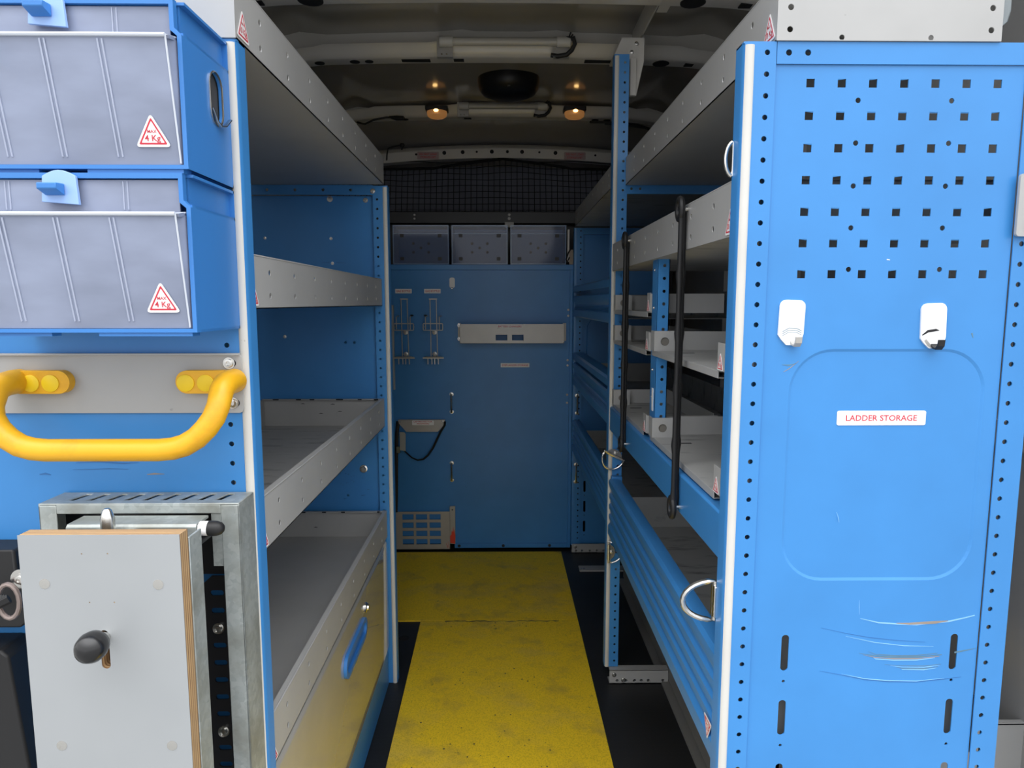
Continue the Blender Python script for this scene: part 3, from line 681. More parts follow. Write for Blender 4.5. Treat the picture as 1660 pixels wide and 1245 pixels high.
# ------------------------------------------------------------------ shelf trays
def tray(name, label, cat, xa, xb, y0, y1, z0, z1, stick=None, mat=GREY, matf=None, group=None, front_low=0.0, slots=True, lip=.010):
    """xa = aisle side plane, xb = wall side plane"""
    s = 1 if xb > xa else -1
    t = thing(name, label, cat, ((xa+xb)/2, (y0+y1)/2, z0), group); T = .0015
    lo, hi = min(xa, xb), max(xa, xb)
    MB().box(lo, hi, y0, y1, z0, z0+T).build('shelf_floor', matf or GREYW, t)
    hs = []
    if slots:
        y = y0+.085
        while y < y1-.03:
            hs += [circ(y, z0+(z1-z0)*.25, .0044, 10), circ(y, z0+(z1-z0)*.70, .0044, 10)]; y += .1155
    m = MB().plate(rect(y0, y1, z0, z1), hs, (xa, 0, 0), YU, ZU, T if s > 0 else -T)
    a, b = sorted((xa, xa+s*lip)); m.box(a, b, y0, y1, z1-.0012, z1+.0012)
    m.cyl((xa+s*.0012, y0, z1), (xa+s*.0012, y1, z1), .0016, n=8)
    m.build('aisle_rail', mat, t)
    m = MB().box(lo, hi, y1-T, y1, z0, z1); m.box(lo, hi, y1-.010, y1, z1-.0012, z1+.001); m.build('end_wall', mat, t)
    hs = []
    if front_low:
        hs = [circ(xa+s*.0155, z0+.0125, .0036, 12), circ(xa+s*.0155, z0+.0375, .0036, 12), circ(xb-s*.013, z0+.0125, .0036, 12), circ(xb-s*.013, z0+.0375, .0036, 12), circ(xa+s*.078, z0+.0036, .0033, 10), circ(xb-s*.085, z0+.0036, .0033, 10)]
    m = MB().plate(rect(lo, hi, z0-front_low, z1), hs, (0, y0, 0), XU, ZU, T); m.box(lo, hi, y0-T, y0+.010, z1-.0012, z1+.001); m.build('front_wall', mat, t)
    a, b = sorted((xb, xb-s*T)); MB().box(a, b, y0, y1, z0, z1).build('back_wall', mat, t)
    if stick:
        U = (0, -1, 0) if s > 0 else (0, 1, 0)
        warn(t, (xa-s*.0005, stick[0], stick[1]), U, ZU, .040, stick[2])
    return t
K10 = [('MAX', .52, .22), ('10 Kg', .26, .52)]
tray('shelf_tray', 'pale grey sheet metal tray on top of the left rack', 'shelf', -.3145, -.66, .856, 1.868, 1.4005, 1.471, (.8775, 1.405, K10), mat=GREYP, matf=GREYP)
tray('shelf_tray', 'empty grey tray at eye level on the left rack, uppermost below its top', 'shelf', XT, -.655, .888, 1.866, 1.082, 1.152, (.9045, 1.086, K10))
tray('shelf_tray', 'scuffed empty grey tray in the middle of the left rack', 'shelf', XT, -.655, .888, 1.866, .753, .828, (.9035, .757, K10))
tray('shelf_tray', 'deep grey tray above the flap door of the left rack', 'shelf', XT, -.655, .888, 1.866, .438, .512, (.9035, .442, K10), matf=GREY)
tray('shelf_tray', 'pale grey sheet metal tray on top of the right rack with drilled end', 'shelf', .3265, .5965, .856, 1.868, 1.4005, 1.471, (.8775, 1.405, K10), front_low=.0001, mat=GREYP, matf=GREYP)
tray('shelf_tray', 'grey tray on the right rack held by two black rubber straps', 'shelf', .295, .655, .893, 1.866, 1.175, 1.245, (.901, 1.178, K10))
tray('shelf_tray', 'dim tray on top of the far half of the right rack', 'shelf', .300, .62, 1.905, 2.90, 1.405, 1.466, None)

def chips(idx, z, seed, n=9):
    t = [o for o in bpy.data.objects if o.name.startswith('shelf_tray') and o.parent is None][idx]
    random.seed(seed); m = MB()
    for i in range(n):
        x = random.uniform(-.63, -.35); L_ = random.uniform(.004, .018); m.box(x, x+L_, 1.855, 1.8572, z-.0016, z+.0014)
    for i in range(n//2):
        x = random.uniform(-.62, -.40); zz = z-random.uniform(.012, .05); m.strip([(x, zz), (x+.006, zz+.001), (x+.012, zz)], [.0005, .0022, .0005], (0, 1.8644, 0), XU, ZU, .0003)
    m.build('paint_chips', DARK, t)
chips(2, .828, 3); chips(3, .512, 8, 7)

# top right beyond the tray: corrugated cover
cv = MB(); pr = [(.597, 1.60), (.597, 1.428)]
pts = [(.603, 1.426), (.615, 1.430), (.628, 1.434), (.640, 1.441), (.648, 1.448), (.651, 1.46), (.650, 1.60)]
cv.plate(pr+pts, [], (0, .93, 0), XU, ZU, .012)
for x in (.606, .619, .633): cv.box(x, x+.004, .914, .918, 1.431+(x-.6)*.3, 1.60)
tag(cv.build('ribbed_cover', paint('grey_abs_plastic', (0.26, 0.29, 0.30), .4), bevel=.0015), 'grey ribbed plastic cover beside the top right tray', 'cover')

# ------------------------------------------------------------------ left cabinet with flap door
cab = thing('cabinet', 'low cabinet with glossy grey flap door in the left rack', 'cabinet', (-.48, 1.38, 0))
y0, y1 = .888, 1.852
m = MB().box(-.655, -.346, y0, y0+.002, .02, .428); m.box(-.655, -.346, 1.862, 1.864, .02, .428); m.box(-.657, -.655, y0, 1.864, .02, .428); m.box(-.655, -.346, y0, 1.864, .114, .116)
m.build('carcass', BLUE, cab)
pr = [(XT, .118), (XT, .418), (XT-.0015, .425), (XT-.006, .430), (XT-.014, .4315), (XT-.020, .430), (XT-.020, .118)]
dr = MB().ey(pr, y0, y1+.006).build('door', GLOSS, cab)
MB().box(-.345, XT-.004, y0, 1.864, 0.0, .112).build('plinth', BLUE, cab, bevel=.003)
yc, zc_ = 1.428, .343; L, H_ = .215, .050
def stad(k, dl_=0, n=10):
    L2, H2 = L/2-dl_, H_/2-dl_; o = []
    for cx, a0 in ((L2-H2, -90), (-(L2-H2), 90)):
        o += [(cx+H2*math.cos(R(a0+180*i/n)), H2*math.sin(R(a0+180*i/n))) for i in range(n+1)]
    return [(yc+a, zc_+b) for a, b in o]
hd_ = MB().plate(stad(1), [stad(1, .011)], (XT, 0, 0), YU, ZU, .007); hd_.plate(stad(1, .010), [], (XT, 0, 0), YU, ZU, .001)
hd_ = hd_.build('handle', PLBLUE, dr, bevel=.002)
MB().box(XT+.0005, XT+.010, yc-.07, yc+.075, zc_+.002, zc_+.014).build('grip', LBL, hd_, bevel=.003) if False else None
MB().lathe([(.012, 0), (.012, .004), (.009, .006), (.008, .010), (.004, .010), (1e-4, .009)], (XT, 1.545, .378), (1, 0, 0), 20).build('lock', CHROME, dr)

# ------------------------------------------------------------------ tilt bins
def tiltbin(label, xr, Wd, yf, z0, z1, cover=FROST, edge=FROSTE, body=PLBLUE, stick=True, yb=None, hook=False, kz=None):
    yb = yb or YF; xl = xr-Wd; H2 = z1-z0; g = .0045
    t = thing('storage_bin', label, 'storage bin', ((xl+xr)/2, yb, z0), 'tilt-out bins on the left end panel')
    zs = z0+H2*.79
    b = MB()
    b.box(xl, xr, yf+.01, yb-.001, z0, z0+.003); b.box(xl, xr, yb-.004, yb-.001, z0, z1)
    b.box(xl, xr, yf+.01, yb-.001, z1-.003, z1)
    b.box(xl, xl+.003, yf+.004, yb-.001, z0, zs+.003)
    out = [(yf+.004, z0), (yb-.001, z0), (yb-.001, zs+.003), (yf+.004, zs+.003)]
    hs = [rrect(.797, .830, 1.291, 1.347, .016, 8)] if hook else []
    b.plate(out, hs, (xr-.003, 0, 0), YU, ZU, .003)
    b.box(xr-.010, xr-.006, yf+.012, yb-.001, zs, z1-.001)   # narrower neck
    b.box(xr-.008, xr, yf+.012, yb-.001, zs, zs+.003)
    b.build('housing', body, t)
    fo = [(xl, z0), (xr, z0), (xr, zs), (xr-.007, zs+.007), (xr-.007, z1), (xl+.007, z1), (xl+.007, zs+.007), (xl, zs)]
    fi = [(xl+g, z0+g*.9), (xr-g, z0+g*.9), (xr-g, zs-.001), (xr-.007-g, zs+.005), (xr-.007-g, z1-g*1.2), (xl+.007+g, z1-g*1.2), (xl+.007+g, zs+.005), (xl+g, zs-.001)]
    fr_ = MB().plate(fo, [fi], (0, yf+.008, 0), XU, ZU, .008)
    fr_.box(xl+.03, xl+.10, yf+.004, yf+.02, z0-.004, z0); fr_.box(xr-.105, xr-.006, yf+.002, yf+.02, z0-.004, z0)
    fr_.build('front_frame', body, t)
    # cover: flat upper lip, prominent crease, face sloping back to the bottom
    zk = kz; p = .0135; a, b_ = xl+g+.0012, xr-g-.0012; yi = yf+.004
    m = MB(); T = .0018
    up0, up1 = a+.007, b_-.007
    m.box(up0, up1, yi, yi+T, zk-.002, z1-g*1.2-.0012)
    m.ex([(yi, zk+.004), (yf-p, zk), (yf-p+T, zk-.003), (yi+T, zk)], a+.001, b_-.001)
    fx0, fx1 = a+.0045, b_-.0045
    # sloping face (trapezoid that widens downwards) and side cheeks
    v = [(fx0, yf-p, zk), (fx1, yf-p, zk), (b_-.002, yi-.002, z0+g), (a+.002, yi-.002, z0+g)]
    v += [(x, y+T, z) for x, y, z in v]
    m.add(v, [(0, 1, 2, 3), (7, 6, 5, 4), (0, 4, 5, 1), (1, 5, 6, 2), (2, 6, 7, 3), (3, 7, 4, 0)])
    for xf, xb_, q in ((fx1, b_, 2), (fx0, a, 3)):
        xe = v[q][0]
        m.add([(xf, yf-p, zk), (xb_, yi, zk), (xb_, yi, z0+g), (xe, yi-.002, z0+g)], [(0, 1, 2, 3)])
    cv_ = m.build('cover', cover, t, smooth=20)
    e = MB(); e.tube([(fx0-.004, yf-p-.0004, zk), (fx1, yf-p-.0004, zk)], .0022, 8)
    e.tube([(fx1, yf-p, zk), (b_-.002, yi-.003, z0+g+.001)], .0010, 6); e.tube([(fx0, yf-p, zk), (a+.002, yi-.003, z0+g+.001)], .0010, 6)
    e.tube([(fx1, yf-p, zk), (b_-.001, yi-.001, zk+.003)], .0010, 6)
    e.build('moulded_edge', edge, cv_)
    if cover is FROST:
        rb = MB(); W2 = b_-a
        for k in (.21, .44, .67):
            pass
        for cx in (-.060, -.004, .053):
            xm = (a+b_)/2+cx
            for d in (-.0022, .0022):
                rb.tube([(xm+d, yf-p-.0005, zk-.004), (xm+d+.006, yi-.0035, z0+.012)], .0009, 6)
        for cx in (-.062, .060):
            xm = (a+b_)/2+cx
            for d in (-.0022, .0022): rb.tube([(xm+d, yi-.0004, zk+.006), (xm+d, yi-.0004, z1-.008)], .0008, 6)
        rb.build('ribs', FROSTR, cv_)
        xm = (a+b_)/2-.003
        lp = [(xm-.017+.034*i/8, z1-.004+.006*math.sin(math.pi*i/8)) for i in range(9)][::-1]
        lt = MB().plate([(xm-.019, zk+.013), (xm+.019, zk+.010), (xm+.017, z1-.004)]+lp[1:-1]+[(xm-.017, z1-.004)], [], (0, yf-.001, 0), XU, ZU, .004).build('latch', LBL, t, bevel=.001)
        MB().ex([(yf-.0055, zk+.019), (yf-.020, zk+.024), (yf-.020, zk+.030), (yf-.0055, zk+.031)], xm-.014, xm+.006).build('latch_tab', PLBLUE, lt, bevel=.001)
    if stick:
        # sticker on the sloping face
        n = Vector((0, (yi-.002)-(yf-p), (z0+g)-zk)).normalized(); Vv = -n
        yy = lambda z: (yf-p)+((yi-.002)-(yf-p))*(zk-z)/(zk-z0-g)
        zb_ = z0+H2*.13; wx = xr-.0335
        Nn = Vector((1, 0, 0)).cross(Vv)
        warn(t, Vector((wx, yy(zb_), zb_))+Nn*.0016, XU, Vv, .0365, [('MAX', .545, .24), ('4', .30, .11), ]) if False else warn(t, Vector((wx, yy(zb_), zb_))+Nn*.0010, XU, Vv, .0365, [('MAX', .46, .26), ('4 Kg', .235, .44)])
    if hook:
        c = (xr+.0005, yb-.042, z0+H2*.30)
        hk = MB()
        pts = [(xr+.001, .797, 1.33), (xr+.001, .799, 1.306), (xr+.002, .808, 1.294), (xr+.003, .816, 1.290), (xr+.0045, .826, 1.292), (xr+.006, .838, 1.302)]
        hk.tube(pts[1:], .0012, 6, flat=2.4)
        hk.tube([(xr+.0008, y, z) for y, z in rrect(.796, .831, 1.290, 1.348, .0168, 8)], .0012, 6, closed=True)
        hk.build('hook_clip', CHROME, t)
        MB().box(xr-.0065, xr-.0045, .790, .840, 1.280, 1.356).build('slot_shade', paint('dark_grey_slot_shade', (.05, .05, .05), .6), t)  # added plate, its dark colour paints the shade inside the slot
    return t
tiltbin('lower milky fronted blue bin above the yellow handle', -.325, .256, .735, 1.0585, 1.2235, kz=1.1805)
tiltbin('upper milky fronted blue bin with an oval slot in its side', -.325, .256, .735, 1.2275, 1.3945, hook=True, kz=1.3545)

# ------------------------------------------------------------------ grab handle
gh = thing('grab_handle', 'chunky yellow grab handle on a grey plate below the bins', 'handle', (-.46, YF, .95))
m = MB().plate(rrect(-.66, -.3245, .953, 1.0275, .006), [], (0, YF-.001, 0), XU, ZU, .003); m.box(-.66, -.3265, YF-.0085, YF-.001, 1.0255, 1.028)
mp = m.build('mounting_plate', GREY, gh, bevel=.0006)
for x, z in ((-.340, 1.0155), (-.3375, .9655)):
    MB().lathe([(.0045, 0), (.0045, .0006)], (x+.004, YF-.004, z), (0, -1, 0), 14).build('bolt_hole', HOLE, mp)
    bolt(mp, (x, YF-.004, z), (0, -1, 0), .0055, .0035)
bar = [(-.333, .850, .994), (-.333, .836, .994), (-.333, .822, .993), (-.3325, .808, .987), (-.333, .798, .970), (-.337, .793, .957), (-.345, .790, .945), (-.356, .789, .934), (-.370, .788, .9255), (-.384, .788, .9215), (-.400, .788, .920)]
left = [(-.9295-x, y, z) for x, y, z in bar][::-1]
rr_ = [.0150, .0150, .0145, .0138]+[.0132]*(len(bar)-4); path = bar+left
MB().tube(path, rr_+rr_[::-1], 20).build('bar', YEL, gh, smooth=60)
for xa_, xb_ in ((-.402, -.322), (-.6075, -.531)):
    pd = MB().plate(rrect(xa_, xb_, .979, 1.0075, .014, 8), [], (0, YF-.004, 0), XU, ZU, .012).build('end_pad', YEL, gh, bevel=.004)
    for c in ((xa_+.0125, xa_+.037) if xa_ > -.45 else (xb_-.023, xb_-.047)):
        MB().lathe([(.0105, 0), (.0105, .0012), (.0098, .0016), (1e-4, .0016)], (c, YF-.016, .992), (0, -1, 0), 24).build('screw_cap', YELB, pd)

# ------------------------------------------------------------------ drop-down bench mount
vm = thing('bench_mount', 'galvanised bracket carrying a grey painted plywood board below the yellow handle', 'bracket', (-.436, YF, .30))
m = MB(); zb = .30
tp = [[(-.524+.0222*i+a, b) for a, b in ((-.006, .818), (.002, .818), (.009, .846), (.001, .846))] for i in range(9)]
m.plate(rect(-.556, -.317, .804, YF-.0035), tp, (0, 0, .849), XU, YU, .0025)
m.box(-.535, -.339, .804, .8065, .8385, .850)
m.box(-.556, -.535, .804, .8065, zb, .849); m.box(-.556, -.5535, .804, YF-.0035, zb, .850)
m.box(-.339, -.317, .804, .8065, zb, .849); m.box(-.3195, -.317, .804, YF-.0035, zb, .850)
m.build('outer_frame', GALV, vm, bevel=.001)
sl = [rrect(-.3745, -.3575, z-.0036, z+.0036, .0034, 4) for z in [.7215-.0236*i for i in range(17) if i not in (2, 8)]]
MB().plate([(-.42, zb), (-.3400, zb), (-.3400, .744), (-.372, .744), (-.382, .735), (-.42, .735)], sl, (0, .846, 0), XU, ZU, .002).build('slotted_plate', DARK, vm)
for z in (.6745, .533): bolt(vm, (-.366, .844, z), (0, -1, 0), .0055, .006, mat=CHROME)
m = MB().box(-.553, -.339, .8485, .8525, .745, .845); m.build('back_plate', DARK, vm)
m = MB(); m.box(-.352, -.3395, .806, .809, .772, .842)
m.ey([(-.507, zb), (-.505, zb), (-.505, .838), (-.507, .838)], .722, .752)
m.box(-.3425, -.340, .722, .752, zb, .838)
m.ex([(.765, .822), (.765, .835), (.768, .838), (.800, .838), (.800, .835), (.769, .835), (.768, .822)], -.500, -.352)
m.build('carriage', GALV, vm, bevel=.0008)
MB().lathe([(.024, 0), (.024, .0025), (.018, .004), (.0075, .0045), (.0075, .021), (.0066, .024), (.0048, .030), (.003, .032), (1e-4, .032)], (-.444, .752, .8290), ZU, 24).build('locating_pin', CHROME, vm)
MB().box(-.505, -.342, .7385, .800, .818, .8215).build('top_plate', DARK, vm)
MB().cyl((-.350, .772, .831), (-.340, .772, .831), .0085, n=16).build('stop_sleeve', STICK, vm)
MB().lathe([(.0088, 0), (.0090, .004), (.0086, .009), (.0070, .014), (.004, .0168), (1e-4, .0175)], (-.340, .772, .831), (1, 0, 0), 22).build('rubber_stop', BLACK, vm)
bx0, bx1 = -.5085, -.3400
slot = rrect(-.4305, -.4210, .700, .7435, .0046, 6)
cores = MB().plate(rect(bx0+.0003, bx1-.0003, zb, .8480), [slot], (0, .7198, 0), XU, ZU, .0190).build('board', PLY, vm)
fh = [circ(x, z, .0008, 8) for x, z in ((-.4430, .828), (-.4160, .828), (-.4385, .7745), (-.4125, .7745))]
MB().plate(rect(bx0, bx1, zb, .8484), [slot]+fh, (0, .7010, 0), XU, ZU, .0008).build('painted_face', BOARD, cores)
for x, z in ((-.4840, .7955), (-.3650, .7940), (-.4800, .612), (-.3610, .611)):
    MB().lathe([(.0056, 0), (.0056, .0004), (.0040, .0005), (1e-4, .0005)], (x, .7003, z), (0, -1, 0), 18).build('screw', CHROME, cores)
MB().tube([(-.4245, .735, .733), (-.4240, .70, .736), (-.4200, .685, .743), (-.4185, .672, .744)], .0052, 12).build('lever_rod', CHROME, vm)
m = MB(); m.lathe([(.005, -.003), (.0105, 0), (.0140, .005), (.0155, .012), (.0148, .019), (.0115, .0255), (.006, .029), (1e-4, .030)], (-.4180, .676, .7440), (.14, -1, .02), 28)
m.build('knob', paint('glossy_black_knob', (.012, .012, .013), .22), vm, smooth=60)

# black rubber blocks at the far left with strap
rb_ = MB().ey([(-.70, .690), (-.598, .690), (-.589, .698), (-.5890, .742), (-.5965, .746), (-.5975, .790), (-.70, .790)], .815, .856).build('rubber_block', BLACK, bevel=.003)
tag(rb_, 'black rubber block with a chamfered face left of the plywood board', 'rubber block')
MB().ey([(-.70, .40), (-.588, .40), (-.612, .655), (-.622, .664), (-.70, .664)], .81, .856).build('rubber_wedge', BLACK, bevel=.003)
tag(bpy.data.objects['rubber_wedge'], 'black tapering rubber pad at the bottom left below the strap buckle', 'rubber pad')
sp = thing('tie_strap', 'black webbing strap on a bolted bronze ring beside the plywood board', 'strap', (-.588, .80, .72))
MB().tube([(-.587+.0125*math.cos(a/8*math.pi), .786, .738+.021*math.sin(a/8*math.pi)) for a in range(16)], .003, 8, closed=True).build('ring', paint('bronze_ring', (.30, .24, .22), .4, metal=.6), sp)
for i in range(3): MB().tube([(-.585-.003*i, .784, .742), (-.600-.004*i, .780, .735), (-.622, .784, .722), (-.66, .80, .71)], .006, 6, flat=.5).build('webbing', BLACK, sp)
MB().plate(circ(0, 0, .012, 18), [], (-.577, .797, .762), XU, ZU, .003).build('washer', CHROME, sp)
bolt(sp, (-.577, .794, .762), (0, -1, 0), .005, .004)

# ------------------------------------------------------------------ right rack, between front and middle frames
hp = thing('hanging_post', 'short blue perforated post between the small trays of the right rack', 'post', (.318, 1.36, .806))
m = MB(); m.plate(rect(.3045, .3285, .806, 1.175), [circ(.3180, .8376+.025*k, .0033, 10) for k in range(14)], (0, 1.3615, 0), XU, ZU, .0015)
m.box(.3040, .3055, 1.36, 1.402, .806, 1.175); m.box(.327, .3285, 1.36, 1.385, .806, 1.175); m.build('channel', BLUE, hp)
for z in (1.155, 1.08, .955, .90): bolt(hp, (.3040, 1.385, z), (-1, 0, 0), .0025, .0012)
MB().box(.3030, .3040, 1.371, 1.383, .872, .918).build('sticker', STICK, hp)
bb = thing('cross_beam', 'plain blue box beam along the middle of the right rack under the straps', 'beam', (.31, 1.38, .738))
MB().box(.295, .318, .888, 1.868, .740, .806).build('beam', BLUE, bb, bevel=.003)
MB().box(.2925, .297, 1.655, 1.80, .745, .802).build('end_plate', BLUE, bb, bevel=.001)

HOLE_SHADE = paint('beige_hole_shade', (.17, .16, .14), .6)  # colour darkened to stand for shade inside the tray bracket holes
def parts_tray(label, ya, yb, z, xb=.455, hole=True):
    """small open tray: ya far end, yb near end"""
    t = thing('parts_tray', label, 'tray', (.38, (ya+yb)/2, z-.016), 'small grey parts trays'); T = .0014; xa = .304
    MB().box(xa, xb, yb, ya, z-T, z+.0002).build('tray_floor', GREYW, t)
    m = MB(); m.box(xa-.0012, xa+.0004, yb, ya, z-.0105, z+.0006); m.box(xa, xa+.013, yb, ya, z-.0105, z-.0095); m.box(xa+.0125, xa+.0135, yb+.004, ya, z-.0105, z-.001)
    m.build('front_lip', GREY, t, bevel=.0004)
    MB().box(xb-T, xb, yb, ya, z, z+.038).build('back_wall', GREY, t)
    f = MB().plate(rect(xa, xa+.040, z, z+.040), [circ(xa+.0175, z+.019, .0085, 16)], (0, ya-.030, 0), XU, ZU, T)
    f.box(xa, xb, ya-T, ya, z, z+.038); f.box(xa-.004, xa-.0025, ya-.031, ya-.001, z, z+.040); f.box(xa-.004, xa, ya-.032, ya-.0305, z, z+.040)
    f.build('end_bracket', GREY, t)
    MB().box(xa+.002, xa+.038, ya-.0287, ya-.0282, z+.001, z+.038).build('shade_backing', HOLE_SHADE, t)  # backing behind the hole, with the shade painted into its colour
    n = MB().box(xa-.0015, xa, yb-.028, yb+.002, z+.001, z+.040); n.box(xa, xb, yb-.028, yb-.028+T, z, z+.038); n.box(xa+.014, xb, yb-.028, yb, z-T, z); n.build('near_end', GREY, t)
    warn(t, (xa-.0020, yb-.013, z+.002), (0, -1, 0), ZU, .028, K10)
    for y in (ya-.09, yb+.07): MB().box(xa+.03, xa+.06, y-.004, y+.004, z, z+.0006).build('floor_slot', HOLE, t)
    return t
parts_tray('topmost small grey tray beside the tall right post', 1.868, 1.442, 1.0705)
parts_tray('middle small grey tray beside the tall right post', 1.868, 1.448, .990)
parts_tray('lowest small grey tray beside the tall right post', 1.868, 1.456, .815)
parts_tray('upper small grey tray nearest the perforated panel', 1.388, .958, .9945)
parts_tray('lower small grey tray nearest the perforated panel, just above the blue beam', 1.388, .958, .8200)

def bungee(label, y, zt, zb, x=.2865, s=1.0):
    t = thing('rubber_strap', label, 'strap', (x, y, zb), 'black rubber straps on the right rack')
    L = zt-zb; m = MB()
    kn = [zt-.115-(.092 if s > 0 else .1)*i for i in range(5)]
    for d in (-.0072*s, .0072*s):
        pts = []; rs = []
        n = 70
        for i in range(n+1):
            z = zt-.014-(L-.028)*i/n
            k = max(math.exp(-((z-c)/.010)**2) for c in kn) if kn else 0
            e = math.exp(-((zt-.014-z)/.012)**2)+math.exp(-((z-zb-.014)/.012)**2)
            pts.append((x+(.0045 if d > 0 else -.0035), y+d*(1-.25*k)+(.0016 if d > 0 else -.0016)*e, z)); rs.append(.0044+.0014*k+.0008*e)
        m.tube(pts, rs, 10)
    m.build('cord', BLACK, t, smooth=60)
    for zz in (zt-.010, zb+.012):
        e = MB(); e.tube([(x-.004, y+.013*s*math.cos(a*math.pi/8), zz+.016*math.sin(a*math.pi/8)) for a in range(16)], .0052, 8, closed=True)
        e.build('eyelet', BLACK, t)
        MB().cyl((x-.007, y, zz), (x+.0085, y, zz), .0036, n=12).build('pin', CHROME, t)
bungee('nearer black rubber strap hanging down to the blue beam of the right rack', 1.114, 1.248, .738)
bungee('farther black rubber strap beside the tall right post', 1.612, 1.243, .742)

def fascia(par, y0, y1, z0, z1, X=.295, ribs=3, mat=BLUE):
    H2 = z1-z0; lp = [(X+.030, z1-.006), (X+.030, z1-.003), (X+.016, z1), (X+.006, z1-.001), (X, z1-.006), (X-.001, z1-.016)]
    pr = list(lp); zz = z1-.032
    pr += [(X+.003, z1-.030), (X+.006, z1-.036)]
    step = (H2-.075)/ribs
    zz = z1-.042
    for i in range(ribs):
        pr += [(X+.006, zz), (X+.001, zz-.004), (X+.001, zz-step*.5), (X+.005, zz-step*.62), (X+.005, zz-step*.92)]; zz -= step
    pr += [(X-.001, zz-.006), (X-.001, z0+.004), (X+.001, z0), (X+.012, z0), (X+.012, z0+.002), (X+.009, z0+.004)]
    pr += [(X+.009, z1-.018), (X+.018, z1-.006)]
    return MB().ey(pr, y0, y1).build('fascia', mat, par, smooth=25)
lt = thing('deep_shelf', 'low deep shelf with ribbed blue front nearest the perforated panel', 'shelf', (.47, 1.37, .44))
fascia(lt, .888, 1.862, .443, .606)
m = MB().box(.304, .66, .889, 1.864, .462, .464); m.build('shelf_floor', GREYW, lt)
MB().box(.304, .66, 1.862, 1.8635, .464, .55).build('end_wall', GREYW, lt); MB().box(.658, .66, .889, 1.862, .464, .545).build('back_wall', GREYW, lt)
MB().box(.304, .66, .886, .8875, .464, .545).build('front_wall', GREYW, lt)
MB().box(.300, .33, 1.850, 1.866, .585, .612).build('catch', BLUE, lt, bevel=.002)
warn(lt, (.2936, .918, .497), (0, 1, 0), (0, 0, -1), .036, [('25 Kg', .26, .6), ('MAX', .5, .25)])
# far half of the right rack
def farshelf(label, z0, z1, ribs, tz=None, rail=None):
    t = thing('deep_shelf', label, 'shelf', (.47, 2.4, z0), 'ribbed blue shelves in the far half of the right rack')
    fascia(t, 1.905, 2.895, z0, z1, X=.298, ribs=ribs)
    MB().box(.309, .66, 1.905, 2.895, z0+.012, z0+.014).build('shelf_floor', GREYW, t)
    MB().box(.658, .66, 1.905, 2.895, z0+.014, z0+.09).build('back_wall', GREYW, t)
    MB().box(.309, .66, 2.893, 2.895, z0+.014, z0+.09).build('end_wall', GREYW, t)
    return t
farshelf('blue ribbed shelf front in the far half of the right rack, topmost', 1.033, 1.120, 3)
farshelf('blue ribbed shelf front in the far half of the right rack, middle one', .745, .840, 3)
farshelf('blue ribbed shelf front in the far half of the right rack, lowest', .455, .592, 3)
for z, lab in ((1.134, 'narrow blue rail just above the topmost far ribbed shelf'), (.855, 'narrow blue rail just above the middle far ribbed shelf')):
    m = MB().ey([(.296, z), (.296, z+.020), (.302, z+.026), (.34, z+.026), (.34, z+.023), (.303, z+.022), (.300, z+.018), (.300, z)], 1.905, 2.895)
    tag(m.build('shelf_rail', BLUE, smooth=25), lab, 'rail')

dring('a', 'loose zinc D-ring swung left on the tall right post at waist height', (.3085, YM-.008, .668), 1, rot=R(-118), w_=.062, d=.040, r=.0026)
dring('b', 'zinc D-ring low on the tall right post near the floor', (.297, YM-.012, .392), 1, w_=.062, d=.038, r=.0026, bolt_side=-1)
dring('c', 'large zinc D-ring beside the perforated panel low over the ribbed shelf', (.2890, .893, .686), -1, rot=R(0), w_=.056, d=.044, r=.0040, plate=False)
m = MB().box(.2855, .2965, .884, .900, .664, .708)
m.build('holder', CHROME, [o for o in bpy.data.objects if o.name.startswith('lashing_ring')][-1] if False else bpy.data.objects['lashing_ring.002'], bevel=.001)
dring('d', 'zinc D-ring half hidden behind the upper edge of the perforated panel upright', (.2895, .884, 1.269), -1, w_=.042, d=.010, r=.0026, plate=False)
# wheel arch board right
m = MB().box(.475, .479, 1.10, 2.60, .012, .30); m.box(.475, .66, 1.10, 2.60, .30, .304); m.box(.455, .479, 1.10, 2.60, 0, .006); m.box(.475, .66, 1.10, 1.104, .0, .30)
tag(m.build('wheel_arch_cover', paint('arch_cover_grey', (.22, .215, .205), .5)), 'dark grey boxed wheel arch cover under the right rack', 'cover')
# outer tray right edge
ot = MB(); ot.box(.674, .82, .998, 1.0, .30, .432); ot.box(.674, .82, .998, 1.006, .430, .434); ot.box(.674, .82, 1.0, 1.55, .30, .302)
ot.box(.672, .674, .998, 1.55, .302, .40)
ot = tag(ot.build('side_tray', GREYP), 'light grey open tray between the perforated panel and the van side', 'tray')

# ------------------------------------------------------------------ far end partition
pw = thing('end_partition', 'large plain blue steel partition panel at the far end of the aisle', 'partition', (-.15, YB, 0))
MB().box(-.80, .284, YB+.008, YB+.011, .030, 1.228).build('panel', BLUE, pw)
m = MB().box(-.80, .300, YB, YB+.012, 1.228, 1.250); m.box(-.80, .3, YB, YB+.18, 1.2485, 1.250); m.build('top_rail', BLUE, pw, bevel=.001)
m = MB().box(.284, .297, YB, YB+.012, .012, 1.228); m.build('side_rail', BLUE, pw, bevel=.001)
m = MB().box(-.215, .284, YB+.001, YB+.012, .012, .032); m.build('bottom_rail', BLUE, pw, bevel=.001)
for x in (-.195, 0.0, .205): bolt(pw, (x, YB+.001, .022), (0, -1, 0), .005, .003, mat=DARK)
MB().box(-.4745, -.463, YB-.01, YB+.006, .72, 1.08).build('edge_rail', GREY, pw)
for x, z in ((.279, 1.060), (.279, 1.035), (.278, .845), (.278, .822), (.277, .695), (.277, .66)): bolt(pw, (x, YB+.006, z), (0, -1, 0), .0036, .003, mat=ALU)
m = MB(); random.seed(9)
